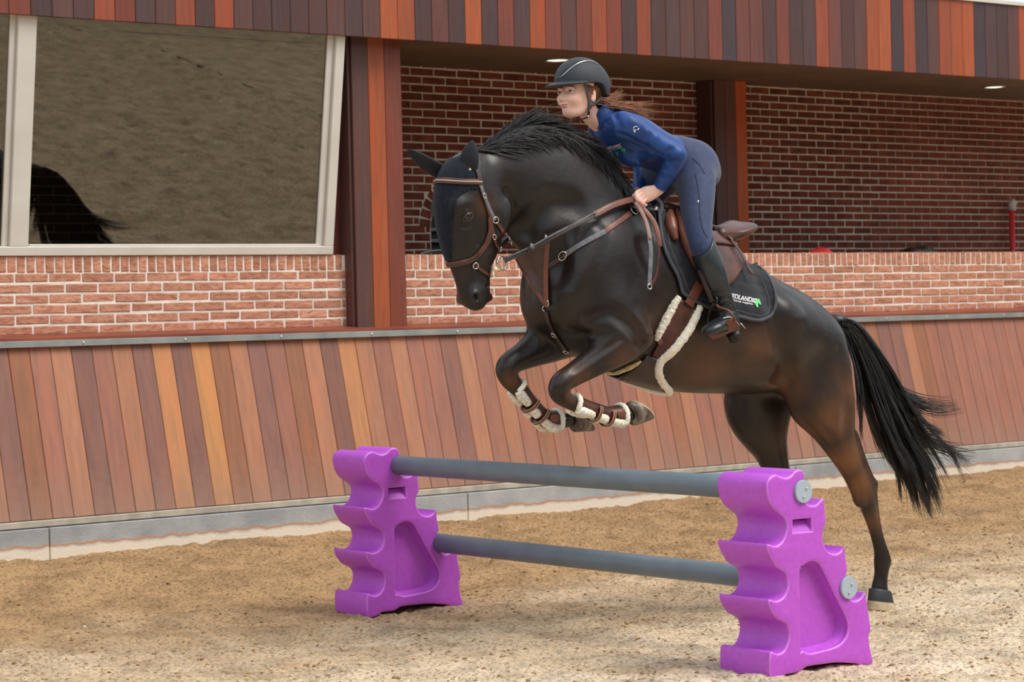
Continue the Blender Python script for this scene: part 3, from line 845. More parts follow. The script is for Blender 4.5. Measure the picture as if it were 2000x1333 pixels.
# ================================================================== horse
YH = 8.12
def hp(px, py, dy=0.0):
    return onY(px, py, YH + dy)
def hp2(px, py, dy):
    """like hp, but points of the far side are the mirror image of the near ones"""
    P = onY(px, py, YH - abs(dy))
    if dy > 0: P[1] = YH + abs(dy)
    return P
def pair(t, b, dy, w):
    """station from a top and a bottom outline pixel"""
    A, B = hp(*t, dy), hp(*b, dy)
    c = (A + B) / 2
    return [*c, w, np.linalg.norm(A - B) / 2]
def stn(px, py, dy, rb, ra=None):
    return [*hp(px, py, dy), ra if ra else rb, rb]
HF = Field((5.60, 7.55, -0.05), (8.75, 8.70, 2.50), 0.0075)
# trunk
HF.chain([pair((1088, 525), (1096, 626), 0, .14), pair((1140, 455), (1134, 684), 0, .205), pair((1205, 408), (1195, 718), 0, .24),
          pair((1268, 408), (1260, 748), 0, .262), pair((1335, 450), (1322, 765), 0, .28), pair((1405, 497), (1393, 769), 0, .29),
          pair((1470, 534), (1462, 767), 0, .285), pair((1525, 563), (1520, 762), 0, .265), pair((1572, 598), (1565, 760), 0, .22)], 0.03, n=5)
# neck
NECK = [pair((938, 305), (985, 378), 0, .07), pair((1000, 268), (1000, 422), 0, .082), pair((1062, 256), (1022, 462), 0, .10),
        pair((1122, 276), (1048, 508), 0, .125), pair((1172, 322), (1078, 560), 0, .15), pair((1216, 392), (1115, 612), 0, .185)]
HF.chain(NECK, 0.06, n=5)
# head
HEAD = [pair((888, 332), (950, 336), 0, .062), pair((858, 366), (970, 374), 0, .098), pair((856, 412), (982, 418), 0, .096),
        pair((864, 462), (974, 464), 0, .078), pair((880, 508), (956, 504), 0, .056), pair((892, 545), (953, 542), 0, .050),
        pair((900, 574), (952, 570), 0, .054), pair((916, 588), (944, 588), 0, .045)]
HF.chain(HEAD, 0.035, n=5)
def both(f):
    for s in (-1, 1): f(s)
both(lambda s: HF.ell(hp2(962, 420, s * .058), (.085, .040, .092), (1, 0, .1), (0, 1, 0), .02))           # jowl
both(lambda s: HF.ell(hp2(904, 404, s * .078), (.046, .020, .034), (1, 0, 0), (0, 1, 0), .03))            # brow over the eye
both(lambda s: HF.chain([[*hp2(920, 444, s * .082), .010, .010], [*hp2(930, 490, s * .060), .008, .008]], .03))             # facial crest
both(lambda s: HF.ell(hp2(926, 578, s * .036), (.030, .022, .034), (1, 0, 0), (0, 1, 0), .025))            # nostril flare
HF.ell(hp(950, 582, 0), (.026, .034, .020), (1, 0, 0), (0, 1, 0), .015)                                   # lower lip
# shoulders, breast, elbow
both(lambda s: HF.ell(hp2(1168, 530, s * .165), (.21, .075, .15), (.55, 0, 1), (0, 1, 0), .06))
both(lambda s: HF.ell(hp2(1205, 620, s * .195), (.13, .075, .15), (1, 0, .5), (0, 1, 0), .06))
both(lambda s: HF.ell(hp2(1116, 592, s * .10), (.095, .085, .13), (1, 0, 0), (0, 1, 0), .05))
HF.chain([stn(1020, 440, -.055, .018), stn(1060, 500, -.115, .020), stn(1090, 550, -.18, .014)], .04, sub=True)  # jugular groove
both(lambda s: HF.chain([[*hp2(1016, 398, s * .035), .03, .03], [*hp2(1082, 468, s * .07), .038, .038], [*hp2(1140, 545, s * .125), .045, .045]], .06))
# croup, thighs
both(lambda s: HF.ell(hp2(1528, 655, s * .17), (.18, .105, .16), (1, 0, -.3), (0, 1, 0), .06))
both(lambda s: HF.ell(hp2(1588, 712, s * .135), (.125, .10, .20), (.25, 0, 1), (0, 1, 0), .05))
# near fore: stations px, py, dy, rb, ra
FORE_N = [(1230, 655, -.20, .105, .085), (1200, 680, -.20, .088, .075), (1160, 707, -.185, .068, .062), (1122, 731, -.17, .054, .052),
          (1097, 748, -.165, .050, .048), (1092, 766, -.16, .046, .045), (1108, 783, -.155, .036, .034), (1138, 797, -.15, .031, .028),
          (1170, 808, -.145, .031, .028), (1197, 813, -.14, .039, .034), (1212, 812, -.14, .034, .031), (1229, 811, -.14, .034, .034)]
FORE_F = [(1085, 660, .13, .11, .085), (1050, 680, .135, .082, .07), (1022, 696, .14, .062, .058), (1000, 708, .14, .054, .05),
          (989, 722, .14, .050, .048), (996, 742, .14, .044, .042), (1015, 764, .14, .035, .033), (1038, 792, .14, .031, .028),
          (1058, 814, .14, .033, .028), (1074, 824, .14, .039, .034), (1094, 822, .14, .034, .031), (1112, 821, .14, .034, .034)]
HIND_N = [(1575, 680, -.11, .16, .12), (1600, 740, -.14, .165, .12), (1614, 795, -.16, .148, .112), (1632, 846, -.165, .105, .088),
          (1655, 896, -.165, .074, .062), (1675, 936, -.16, .064, .047), (1690, 968, -.155, .056, .046), (1700, 1005, -.15, .038, .034),
          (1711, 1045, -.15, .031, .028), (1721, 1082, -.15, .036, .031), (1723, 1098, -.15, .044, .037), (1721, 1124, -.148, .035, .033),
          (1718, 1146, -.146, .038, .038), (1718, 1162, -.146, .045, .044)]
HIND_F = [(1520, 720, .11, .19, .13), (1492, 790, .14, .165, .12), (1490, 830, .15, .145, .105), (1502, 870, .16, .098, .08),
          (1514, 908, .16, .076, .06), (1528, 955, .16, .060, .047), (1530, 980, .16, .050, .043), (1526, 1015, .16, .036, .033),
          (1523, 1050, .16, .031, .028), (1521, 1078, .16, .040, .034), (1516, 1098, .16, .033, .031), (1511, 1114, .16, .036, .036), (1509, 1124, .16, .04, .04)]
for leg in (FORE_N, FORE_F, HIND_N, HIND_F):
    HF.chain([stn(*p) for p in leg], 0.07 if leg[0][1] > 670 else 0.05, n=5)
both(lambda s: HF.ell(hp2(1576, 772, s * .155) if s < 0 else hp(1455, 785, .15), (.10, .085, .13), (1, 0, 0), (0, 1, 0), .09))   # stifles
HF.chain([stn(1664, 850, -.16, .034), stn(1686, 905, -.158, .024), stn(1703, 946, -.155, .024)], .03)      # achilles, point of hock
HF.chain([stn(1702, 952, -.155, .026), stn(1708, 985, -.15, .020), stn(1718, 1045, -.15, .017), stn(1729, 1090, -.15, .022)], .02)  # flexor tendons
HF.ell(hp(1618, 792, -.145), (.12, .09, .14), k=.05)
HF.ell(hp(1704, 947, -.155), (.026, .024, .030), k=.018); HF.ell(hp(1679, 976, -.158), (.028, .032, .040), k=.02); HF.ell(hp(1729, 1098, -.15), (.026, .028, .028), k=.015)
def hit(px, py, bvh=None):
    d = ray(px, py); dl = Vector(d).normalized()
    loc, n, i, dist = (bvh or HBVH).ray_cast(Vector(CC), dl)
    if loc is None:
        loc, n, i, dist = (bvh or HBVH).find_nearest(Vector(hp(px, py)))
    if n.dot(dl) > 0: n = -n
    return np.array(loc), np.array(n)
HBVH = bvh_of(*HF.surf(1))
def carve(pts, r, depth, k, far=True, add=False):
    st = []
    for p in pts:
        L, N = hit(*p)
        c = L + N * ((r - depth) if not add else (depth - r))
        st.append([*c, r, r])
    HF.chain(st, k, sub=not add, n=9)
    if far:
        HF.chain([[q[0], 2 * YH - q[1], *q[2:]] for q in st], k, sub=not add, n=9)
carve([(1484, 555), (1512, 620), (1530, 690), (1530, 738)], .05, .022, .05, False)       # flank
carve([(1262, 480), (1286, 540), (1300, 600), (1292, 650), (1278, 690)], .05, .014, .05, False)
carve([(1082, 478), (1104, 530), (1112, 575)], .035, .016, .05, False)
carve([(1150, 622), (1192, 612), (1232, 636), (1256, 672)], .03, .012, .035, False)
carve([(1214, 662), (1165, 694), (1120, 726)], .012, .006, .012, False)
carve([(1236, 690), (1190, 712), (1150, 734)], .012, .006, .014, False)
carve([(1562, 815), (1605, 862), (1640, 905)], .02, .006, .02, False)
carve([(1640, 690), (1652, 775), (1652, 840)], .03, .006, .04, False)
carve([(1340, 700), (1420, 718), (1500, 722)], .05, .006, .06, False)
carve([(925, 450), (932, 472)], .03, .008, .025)
carve([(906, 470), (914, 515)], .014, .004, .015)
carve([(988, 370), (1001, 396), (1003, 430)], .016, .012, .016)
carve([(1030, 440), (1070, 400), (1120, 400)], .05, .010, .06, False)
carve([(1540, 602), (1556, 618)], .06, .010, .05, False, True)
carve([(1268, 658), (1272, 668)], .035, .012, .03, False, True)
carve([(1160, 455), (1112, 572)], .04, .008, .05, False, True)
carve([(955, 470), (980, 452), (992, 424), (992, 396)], .026, .007, .025, True, True)
for s_ in (-1, 1):
    L_, N_ = hit(929, 582)
    if s_ > 0: L_[1] = 2 * YH - L_[1]; N_[1] = -N_[1]
    HF.chain([[*(L_ + np.array([.013 * math.cos(t), 0, .020 * math.sin(t)]) - N_ * .004), .008, .008] for t in np.linspace(0.3, 5.4, 9)], .008, n=3)
    HF.ell(L_ - N_ * .002, (.012, .016, .017), (1, 0, .35), (0, 1, 0), .006, True)
carve([(959, 562), (951, 557), (942, 552)], .006, .004, .005, False)
carve([(900, 440), (912, 443), (926, 436)], .010, .004, .010)
carve([(900, 412), (914, 405), (930, 412)], .008, .003, .008)
carve([(1660, 945), (1668, 975)], .02, .004, .02, False, True)
horse = empty('horse', (7.3, YH, 0.0))
tag(horse, 'dark brown horse with black mane and tail jumping over the grey poles', 'horse')
def mat_coat():
    m = mat('horse_coat', lin(36, 27, 23), lin(21, 17, 16), rough=0.33, scale=6, bump=0.16, bscale=26, spec=0.42, rough2=0.44)
    nt = m.node_tree; N = nt.nodes; L = nt.links; B = N['Principled BSDF']
    base = B.inputs['Base Color'].links[0].from_socket
    at = N.new('ShaderNodeAttribute'); at.attribute_name = 'brown'
    nz = N.new('ShaderNodeTexNoise'); nz.inputs['Scale'].default_value = 7; nz.inputs['Detail'].default_value = 4
    ml = N.new('ShaderNodeMath'); ml.operation = 'MULTIPLY'; L.new(at.outputs['Fac'], ml.inputs[0])
    mr = N.new('ShaderNodeMapRange'); mr.inputs[1].default_value = 0.25; mr.inputs[2].default_value = 0.55; L.new(nz.outputs['Fac'], mr.inputs[0]); L.new(mr.outputs[0], ml.inputs[1])
    mx = N.new('ShaderNodeMix'); mx.data_type = 'RGBA'; L.new(ml.outputs[0], mx.inputs[0]); L.new(base, mx.inputs[6]); mx.inputs[7].default_value = (*lin(122, 76, 44), 1)
    L.new(mx.outputs[2], B.inputs['Base Color'])
    return m
M['coat'] = mat_coat()
hv, hq = HF.surf(3)
body = np_mesh('body', hv, hq, M['coat'], horse)
HBVH = bvh_of(hv, hq)
_w = np.zeros(len(hv))
for (bx_, by_, bd_y, br, bs) in ((1610, 815, -.2, .13, .8), (1650, 900, -.2, .10, 1.0), (1672, 950, -.18, .09, .9), (1400, 730, -.25, .20, .5), (1480, 690, -.28, .16, .45),
                               (1640, 760, -.2, .12, .6), (1125, 745, -.18, .07, .5), (1110, 775, -.17, .05, .9), (1300, 640, -.28, .12, .35), (945, 400, -.09, .05, .35),
                               (1500, 840, .15, .12, .35), (1000, 745, .1, .05, .5), (1700, 1020, -.15, .06, .7), (1215, 700, -.25, .07, .35), (1540, 760, -.2, .12, .5)):
    c_ = hp(bx_, by_, bd_y)
    _w = np.maximum(_w, bs * np.exp(-((hv - c_) ** 2).sum(1) / br ** 2))
_a = body.data.attributes.new('brown', 'FLOAT', 'POINT'); _a.data.foreach_set('value', _w.astype(np.float32))
# ================================================================== horse: hooves, eyes, mane, tail
M['hoof'] = mat('hoof_horn', lin(120, 104, 88), lin(70, 60, 54), rough=0.5, scale=14, stretch=(3, 3, 0.6), c3=lin(168, 156, 140), scale3=9)
M['sole'] = mat('hoof_sole', lin(206, 186, 156), lin(168, 146, 118), rough=0.8, scale=20)
M['eye'] = mat('horse_eye', lin(14, 9, 7), rough=0.06, spec=0.7)
M['eyelid'] = mat('eyelid_skin', lin(58, 48, 44), rough=0.4)
M['hair'] = mat('black_hair', lin(30, 29, 32), lin(16, 15, 17), rough=0.42, scale=30, spec=0.5)
def surf_path(pts, n=6, off=0.002, bvh=None):
    """pixel polyline laid onto a surface -> points, normals"""
    P, N = [], []
    for q in catmull(pts, n):
        a, b = hit(q[0], q[1], bvh)
        P.append(a + b * off); N.append(b)
    return smooth_line(np.array(P)), smooth_line(np.array(N))
def smooth_line(P, it=2):
    for _ in range(it):
        Q = P.copy(); Q[1:-1] = (P[:-2] + 2 * P[1:-1] + P[2:]) / 4; P = Q
    return P
def mir(P):
    P = np.array(P, float).copy(); P[..., 1] = 2 * YH - P[..., 1]; return P
def mirn(P):
    P = np.array(P, float).copy(); P[..., 1] *= -1; return P
def hoof(c0, u0, c1, u1, dy, l0, l1, m=None):
    A, B = hp(*c0, dy), hp(*c1, dy)
    U0 = hp(c0[0] + u0[0], c0[1] + u0[1], dy) - A; U1 = hp(c1[0] + u1[0], c1[1] + u1[1], dy) - B
    L = np.array([0, 1.0, 0]); S = 24; vs, fs = [], []
    rings = []
    for t in (0.0, 0.06, 0.5 if not m else 0.62, 1.0):
        c = A + (B - A) * t; U = U0 + (U1 - U0) * t; l = l0 + (l1 - l0) * t
        if t == 0.0: U = U * 0.94; l *= 0.94
        rings.append([c + U * math.cos(a) + L * l * math.sin(a) for a in np.linspace(0, 2 * math.pi, S, endpoint=False)])
    for r in rings: vs += r
    for i in range(3):
        for k in range(S): fs.append((i * S + k, i * S + (k + 1) % S, (i + 1) * S + (k + 1) % S, (i + 1) * S + k))
    fs.append(tuple(range(S))[::-1])
    h = mesh('hoof', vs, fs, m or M['hoof'], horse, True)
    if m:
        h.data.materials.append(M['sole'])
        for p in h.data.polygons[2 * S:3 * S]: p.material_index = 1
    # sole: rim and hollow
    vs, fs = list(rings[3]), []
    ax = (B - A); ax /= np.linalg.norm(ax); nrm = np.cross(U1, L); nrm /= np.linalg.norm(nrm)
    if nrm @ ax < 0: nrm = -nrm
    vs += [B + (p - B) * 1.0 + nrm * 0.006 for p in rings[3]]
    vs += [B + (p - B) * 0.80 + nrm * 0.006 for p in rings[3]]
    vs += [B + (p - B) * 0.72 - nrm * 0.008 for p in rings[3]]
    for i in range(3):
        for k in range(S): fs.append((i * S + k, i * S + (k + 1) % S, (i + 1) * S + (k + 1) % S, (i + 1) * S + k))
    fs.append(tuple(range(3 * S, 4 * S)))
    s = mesh('sole', vs, fs, M['sole'], None, True); s.parent = h; s.matrix_parent_inverse = h.matrix_world.inverted()
    return h
hoof((1232, 810), (6, 23), (1253, 802), (19, 18), -.14, .050, .058)
hoof((1119, 824), (3, 21), (1142, 827), (13, 16), .14, .048, .056)
M['hoof_dark'] = mat('dark_hoof', lin(52, 52, 56), lin(38, 38, 42), rough=0.5, scale=20)
hoof((1719, 1152), (-18, -3), (1721, 1191), (-24, -2), -.146, .044, .055, M['hoof_dark'])
hoof((1509, 1120), (-19, -4), (1503, 1146), (-24, -5), .16, .048, .058, M['hoof_dark'])
for s in (-1, 1):
    L0, N0 = hit(914, 424)
    if s > 0: L0, N0 = mir(L0), mirn(N0)
    bm = bmesh.new(); bmesh.ops.create_uvsphere(bm, u_segments=20, v_segments=14, radius=0.023)
    bmesh.ops.translate(bm, verts=bm.verts, vec=L0 - N0 * 0.0115)
    bm_obj('eye', bm, M['eye'], horse, True)
    fx = np.array([-0.35, 0, -0.25]); fx -= N0 * (fx @ N0); fx /= np.linalg.norm(fx); fy = np.cross(N0, fx)
    ring = []
    for t in np.linspace(0, 2 * math.pi, 25):
        ring.append(L0 + fx * 0.024 * math.cos(t) + fy * 0.0145 * math.sin(t) + N0 * (0.006 - 0.008 * math.cos(t) ** 2))
    tube('eyelid', ring, 0.0048, M['eyelid'], horse, 6)
def hairmesh(name, strands, rad, m, parent, label=None):
    """many thin three-sided tapering strands in one mesh"""
    VS, FS, k = [], [], 0
    for P in strands:
        P = np.asarray(P); n = len(P)
        T = np.gradient(P, axis=0); T /= np.linalg.norm(T, axis=1)[:, None] + 1e-9
        u = np.cross(T, np.array([0.3, 0.9, 0.1])); u /= np.linalg.norm(u, axis=1)[:, None] + 1e-9
        w = np.cross(T, u)
        t = np.linspace(0, 1, n); r = rad * np.clip(np.minimum(1, (1 - t) * 3.0 + 0.12), 0, 1) * random.uniform(0.7, 1.3)
        ring = np.stack([P + (u * math.cos(a) + w * math.sin(a)) * r[:, None] for a in (0, 2.09, 4.19)], 1)
        VS.append(ring.reshape(-1, 3))
        i = np.arange(n - 1)[:, None] * 3 + k
        for a, b in ((0, 1), (1, 2), (2, 0)):
            FS.append(np.concatenate([i + a, i + b, i + 3 + b, i + 3 + a], 1))
        k += 3 * n
    o = np_mesh(name, np.concatenate(VS), np.concatenate(FS), m, parent, True)
    tag(o, label, kind='stuff')
    return o
# mane: rooted along the crest, blown back and lying over the near side
crest = catmull([hp(*p) for p in ((918, 312), (940, 300), (1000, 266), (1060, 252), (1120, 272), (1175, 318), (1222, 388), (1250, 410))], 12)
cl = np.concatenate([[0], np.cumsum(np.linalg.norm(np.diff(crest, axis=0), axis=1))]); CLEN = cl[-1]
def crest_at(s):
    s = min(max(s, 0), CLEN - 1e-4)
    p = np.array([np.interp(s, cl, crest[:, k]) for k in range(3)])
    q = np.array([np.interp(min(s + 0.02, CLEN), cl, crest[:, k]) for k in range(3)]) - np.array([np.interp(max(s - 0.02, 0), cl, crest[:, k]) for k in range(3)])
    q /= np.linalg.norm(q) + 1e-9
    up = np.array([-q[2], 0, q[0]]); up = up if up[2] > 0 else -up
    return p, q, up
strands = []
for i in range(2300):
    s0 = random.uniform(0, 1) ** 0.9 * (CLEN - 0.07)
    Lh = random.uniform(0.16, 0.34) * (0.7 if s0 > CLEN * 0.75 else 1)
    lift = random.gauss(0.018, 0.02) if random.random() < 0.55 else random.uniform(-0.13, -0.01)
    sd = random.gauss(-0.012, 0.018) if lift > 0 else -abs(random.gauss(0.05, 0.03))
    peak = math.exp(-((s0 + Lh - CLEN * 0.40) / 0.13) ** 2) * 0.050
    ph = random.uniform(0, 6.28)
    P = []
    for t in np.linspace(0, 1, 9):
        p, q, up = crest_at(s0 + Lh * t * 0.92)
        h = 0.006 + lift * t + (peak * t ** 1.5 if lift > 0 else 0) + 0.006 * math.sin(ph + 5 * t) * t
        x = p + up * h + np.array([0, random.uniform(-.008, .008) * (t == 0) + sd * t + 0.004 * math.sin(ph * 2 + 6 * t), 0])
        loc, nn, _, d = HBVH.find_nearest(Vector(x))
        ins = (Vector(x) - loc).dot(nn)
        mn = (0.004 + 0.012 * (i % 7) / 7) if t > 0 else -0.002
        if ins < mn: x = np.array(loc + nn * mn)
        P.append(x)
    strands.append(smooth_line(np.array(P), 1))
hairmesh('mane', strands, 0.0026, M['hair'], horse, 'black mane blown back along the crest')
# tail
tc_ = catmull([(1642, 628), (1668, 650), (1700, 715), (1728, 790), (1762, 870), (1792, 930), (1812, 1000)], 10)
tw_ = np.interp(np.linspace(0, 1, len(tc_)), [0, .12, .3, .55, .8, 1], [10, 17, 26, 40, 56, 62])
def tail_px(t, q):
    f = t * (len(tc_) - 1); i = int(min(f, len(tc_) - 2)); u = f - i
    p = tc_[i] * (1 - u) + tc_[i + 1] * u
    d = tc_[i + 1] - tc_[i]; d = d / np.linalg.norm(d)
    w = np.interp(f, range(len(tc_)), tw_)
    return p + np.array([d[1], -d[0]]) * q * w * -1.0
strands = []
locks = [(max(-1.1, min(1.1, random.gauss(0, 0.55))), random.gauss(0, 0.03), random.uniform(0, 6.28), random.uniform(0.74, 1.03), random.gauss(0, 0.07), random.gauss(0, 0.22)) for _ in range(85)]
for i in range(3000):
    lq, ldy, lph, le, ldy1, lq1 = random.choice(locks)
    q = lq + random.gauss(0, 0.05); q1 = lq + lq1 + random.gauss(0, 0.045); e = le - 0.10 * abs(lq) + random.gauss(0, 0.025)
    t0 = random.uniform(0, 0.16); dy0 = random.gauss(0, 0.018); dy1 = ldy1 + random.gauss(0, 0.012)
    curl = (0.9 + 0.5 * math.sin(lph * 3)) if lq < -0.55 and math.sin(lph * 5) > -0.2 else 0
    if lq > 0.5 and math.sin(lph * 7) > 0.2: e *= 0.62; q1 += 0.35
    if random.random() < 0.05: q1 += random.gauss(0, 0.25)
    P = []
    for t in np.linspace(0, 1, 18):
        tt = t0 + (e - t0) * t
        b_ = min(1, t * 2.2)
        qq = (q if t > .3 else q) + (q1 - q) * t * t + 0.10 * math.sin(lph + 6.5 * t) * t
        x = tail_px(tt, qq * (0.75 + 0.25 * b_))
        x = x + curl * np.array([62, -60]) * max(0, t - 0.6) ** 2 * 5.0
        P.append(hp(x[0], x[1], dy0 * (1 - t) + dy1 * t + (-0.02 if t < .2 else 0)))
    strands.append(np.array(P))
hairmesh('tail', strands, 0.0024, M['hair'], horse, 'long black tail flying out behind')
dock = [hp(*tail_px(t, 0), 0) for t in np.linspace(0.0, 0.22, 7)]
tube('dock', [hp(1622, 628, 0)] + dock, [0.035, 0.034, .036, .036, .032, .026, .02, .01], M['hair'], horse, 10)
# ================================================================== tack
M['leather'] = mat('brown_leather', lin(92, 52, 40), lin(66, 38, 30), rough=0.38, scale=14, bump=0.08, bscale=160, spec=0.5)
M['leather_red'] = mat('russet_leather', lin(122, 68, 50), lin(98, 54, 40), rough=0.36, scale=14, bump=0.08, bscale=160, spec=0.5)
M['leather_dark'] = mat('dark_leather', lin(62, 44, 40), lin(44, 33, 31), rough=0.36, scale=14, bump=0.06, bscale=160, spec=0.5)
M['grey_web'] = mat('grey_rubber_web', lin(112, 112, 118), lin(88, 88, 94), rough=0.5, scale=30, spec=0.5)
M['stitch'] = mat('pale_stitching', lin(206, 184, 158), rough=0.7)
M['chrome'] = mat('polished_steel', lin(205, 205, 205), rough=0.18, metal=1.0)
M['ivory'] = mat('ivory_rubber', lin(226, 208, 170), rough=0.5)
M['fleece'] = mat('sheepskin', lin(255, 252, 240), lin(250, 240, 216), rough=0.95, scale=30, bump=0.7, bscale=150, spec=0.1)
M['fleece_yellow'] = mat('cream_fleece', lin(236, 214, 158), lin(222, 194, 130), rough=0.95, scale=30, bump=1.0, bscale=150, spec=0.1, sheen=0.3)
M['pad'] = mat('black_quilt', lin(34, 35, 42), lin(27, 28, 34), rough=0.8, scale=20, bump=0.1, bscale=250, spec=0.3, sheen=0.15)
M['padtrim'] = mat('charcoal_binding', lin(74, 74, 82), lin(60, 60, 68), rough=0.6, scale=20, spec=0.4)
M['navy_knit'] = mat('navy_knit', lin(26, 32, 46), lin(18, 22, 34), rough=0.85, scale=60, bump=0.8, bscale=190, spec=0.2, sheen=0.1)
M['navy_cloth'] = mat('navy_stretch_cloth', lin(24, 26, 34), lin(18, 20, 27), rough=0.7, scale=30, spec=0.3, sheen=0.1)
M['white_print'] = mat('white_print', lin(240, 240, 244), rough=0.6)
M['green_print'] = mat('green_print', lin(116, 214, 140), rough=0.6)
M['green_dark'] = mat('deep_green_print', lin(40, 150, 84), rough=0.6)
M['red'] = mat('red_badge', lin(214, 52, 60), rough=0.5)

def thing(name, at, label, cat, group=None):
    return tag(empty(name, at), label, cat, group)
def strap(name, pts, w, th, m, parent, n=6, off=0.001, far=False, bvh=None):
    P, N = surf_path(pts, n, off, bvh)
    o = ribbon(name, P, N, w, th, m, parent)
    if far:
        ribbon(name, mir(P)[::-1], mirn(N)[::-1], w, th, m, parent)
    return P, N
def wrap(name, pts, w, th, m, parent, n=6, off=0.001):
    """strap from the near side over the front of the head and round to the far side; pts run towards the midline"""
    P, N = surf_path(pts, n, off)
    k = P[:, 1] < YH - 0.002
    P, N = P[k], N[k]
    P = np.concatenate([P, mir(P)[::-1]]); N = np.concatenate([N, mirn(N)[::-1]])
    ribbon(name, smooth_line(P, 3), smooth_line(N, 3), w, th, m, parent)
    return P, N
def fleece_roll(name, P, r, m, parent, seed=1, flat=0.75, nrm=None):
    P = np.asarray(P); P = catmull(P, 2) if len(P) < 40 else P
    rr = np.random.default_rng(seed)
    n = len(P); rad = np.full(n, r) if np.isscalar(r) else np.interp(np.linspace(0, 1, n), np.linspace(0, 1, len(r)), r)
    rad = rad * np.clip(np.minimum(np.arange(n) + 1.2, n - np.arange(n) + 0.2) / 2.5, 0.35, 1) ** 0.5
    vs, fs = tube_geo(P, rad, 14, 1.0)
    vs = np.array(vs)
    c = np.repeat(P, 14, 0)
    vs = c + (vs - c) * rr.uniform(0.86, 1.16, (len(vs), 1))
    return mesh(name, vs, fs, m, parent, True)
def coons(F, R, T, B, nu, nv):
    """pixel patch between front, rear (v: top->bottom) and top, bottom (u: front->rear) polylines"""
    def res(L, n):
        L = np.array(catmull(L, 8)); d = np.concatenate([[0], np.cumsum(np.linalg.norm(np.diff(L, axis=0), axis=1))]); s = np.linspace(0, d[-1], n)
        return np.stack([np.interp(s, d, L[:, 0]), np.interp(s, d, L[:, 1])], 1)
    F, R, T, B = res(F, nv), res(R, nv), res(T, nu), res(B, nu)
    out = np.zeros((nv, nu, 2))
    for j in range(nv):
        v = j / (nv - 1)
        for i in range(nu):
            u = i / (nu - 1)
            out[j, i] = (1 - u) * F[j] + u * R[j] + (1 - v) * T[i] + v * B[i] - ((1 - u) * (1 - v) * F[0] + u * (1 - v) * R[0] + (1 - u) * v * F[-1] + u * v * R[-1])
    return out
def sheet(name, G, off, thick, m, parent, far=True, quilt=None, bvh=None, sm=2):
    """patch of pixels laid on a surface as a solid sheet"""
    nv, nu = G.shape[:2]
    P = np.zeros((nv, nu, 3)); N = np.zeros((nv, nu, 3))
    for j in range(nv):
        for i in range(nu):
            P[j, i], N[j, i] = hit(*G[j, i], bvh)
    for _ in range(sm):
        for A in (P, N):
            Q = A.copy(); Q[1:-1, 1:-1] = (A[1:-1, 1:-1] * 4 + A[:-2, 1:-1] + A[2:, 1:-1] + A[1:-1, :-2] + A[1:-1, 2:]) / 8; A[:] = Q
    N /= np.linalg.norm(N, axis=2)[..., None]
    h = np.full((nv, nu), thick)
    if quilt is not None: h = h + quilt
    A, B = P + N * off, P + N * (off + h[..., None])
    for side in ((0, 1) if far else (0,)):
        a, b = (A, B) if side == 0 else (mir(A), mir(B))
        vs = np.concatenate([a.reshape(-1, 3), b.reshape(-1, 3)]); K = nv * nu; fs = []
        idx = lambda j, i: j * nu + i
        for j in range(nv - 1):
            for i in range(nu - 1):
                q = (idx(j, i), idx(j, i + 1), idx(j + 1, i + 1), idx(j + 1, i))
                fs.append(tuple(K + t for t in q)); fs.append(q[::-1])
        edge = [idx(0, i) for i in range(nu)] + [idx(j, nu - 1) for j in range(1, nv)] + [idx(nv - 1, i) for i in range(nu - 2, -1, -1)] + [idx(j, 0) for j in range(nv - 2, 0, -1)]
        for k in range(len(edge)):
            e0, e1 = edge[k], edge[(k + 1) % len(edge)]
            fs.append((e0, e1, K + e1, K + e0))
        if side: fs = [f[::-1] for f in fs]
        mesh(name, vs, fs, m, parent, True)
    return P, N, B

# ---------------------------------------------------------------- saddle pad
pad = thing('saddle_pad', hp(1390, 520), 'black quilted saddle pad with white and green lettering under the saddle', 'saddle pad')
G = coons([(1284, 408), (1286, 440), (1293, 480), (1306, 513), (1321, 541), (1330, 574)],
          [(1468, 522), (1486, 533), (1501, 553), (1511, 578), (1512, 600), (1500, 619)],
          [(1284, 408), (1330, 446), (1400, 494), (1468, 522)],
          [(1330, 574), (1362, 593), (1388, 603), (1445, 620), (1478, 627), (1500, 619)], 46, 40)
qj, qi = np.mgrid[0:40, 0:46]
quilt = 0.004 * (np.abs(np.sin(qi * math.pi / 6.0)) ** 0.5 * np.abs(np.sin(qj * math.pi / 6.0)) ** 0.5)
PP, PN, PB = sheet('quilt', G, 0.002, 0.012, M['pad'], pad, True, quilt)
PADBVH = BVHTree.FromPolygons([tuple(v) for v in PB.reshape(-1, 3)], [(j * 46 + i, j * 46 + i + 1, (j + 1) * 46 + i + 1, (j + 1) * 46 + i) for j in range(39) for i in range(45)])
edge = np.concatenate([PB[:, 0], PB[-1, 1:], PB[::-1, -1][1:]])
for nm, e in (('binding', edge), ('binding', mir(edge))):
    tube(nm, smooth_line(e, 3), 0.0085, M['padtrim'], pad, 8)
inner = np.concatenate([PB[:36, 3], PB[36, 3:43], PB[36:2:-1, 42]])
tube('piping', smooth_line(inner, 4) , 0.0035, M['padtrim'], pad, 6)
G2 = coons([(1455, 497), (1462, 508)], [(1468, 512), (1474, 524)], [(1455, 497), (1462, 502), (1468, 512)], [(1462, 508), (1468, 516), (1474, 524)], 8, 5)

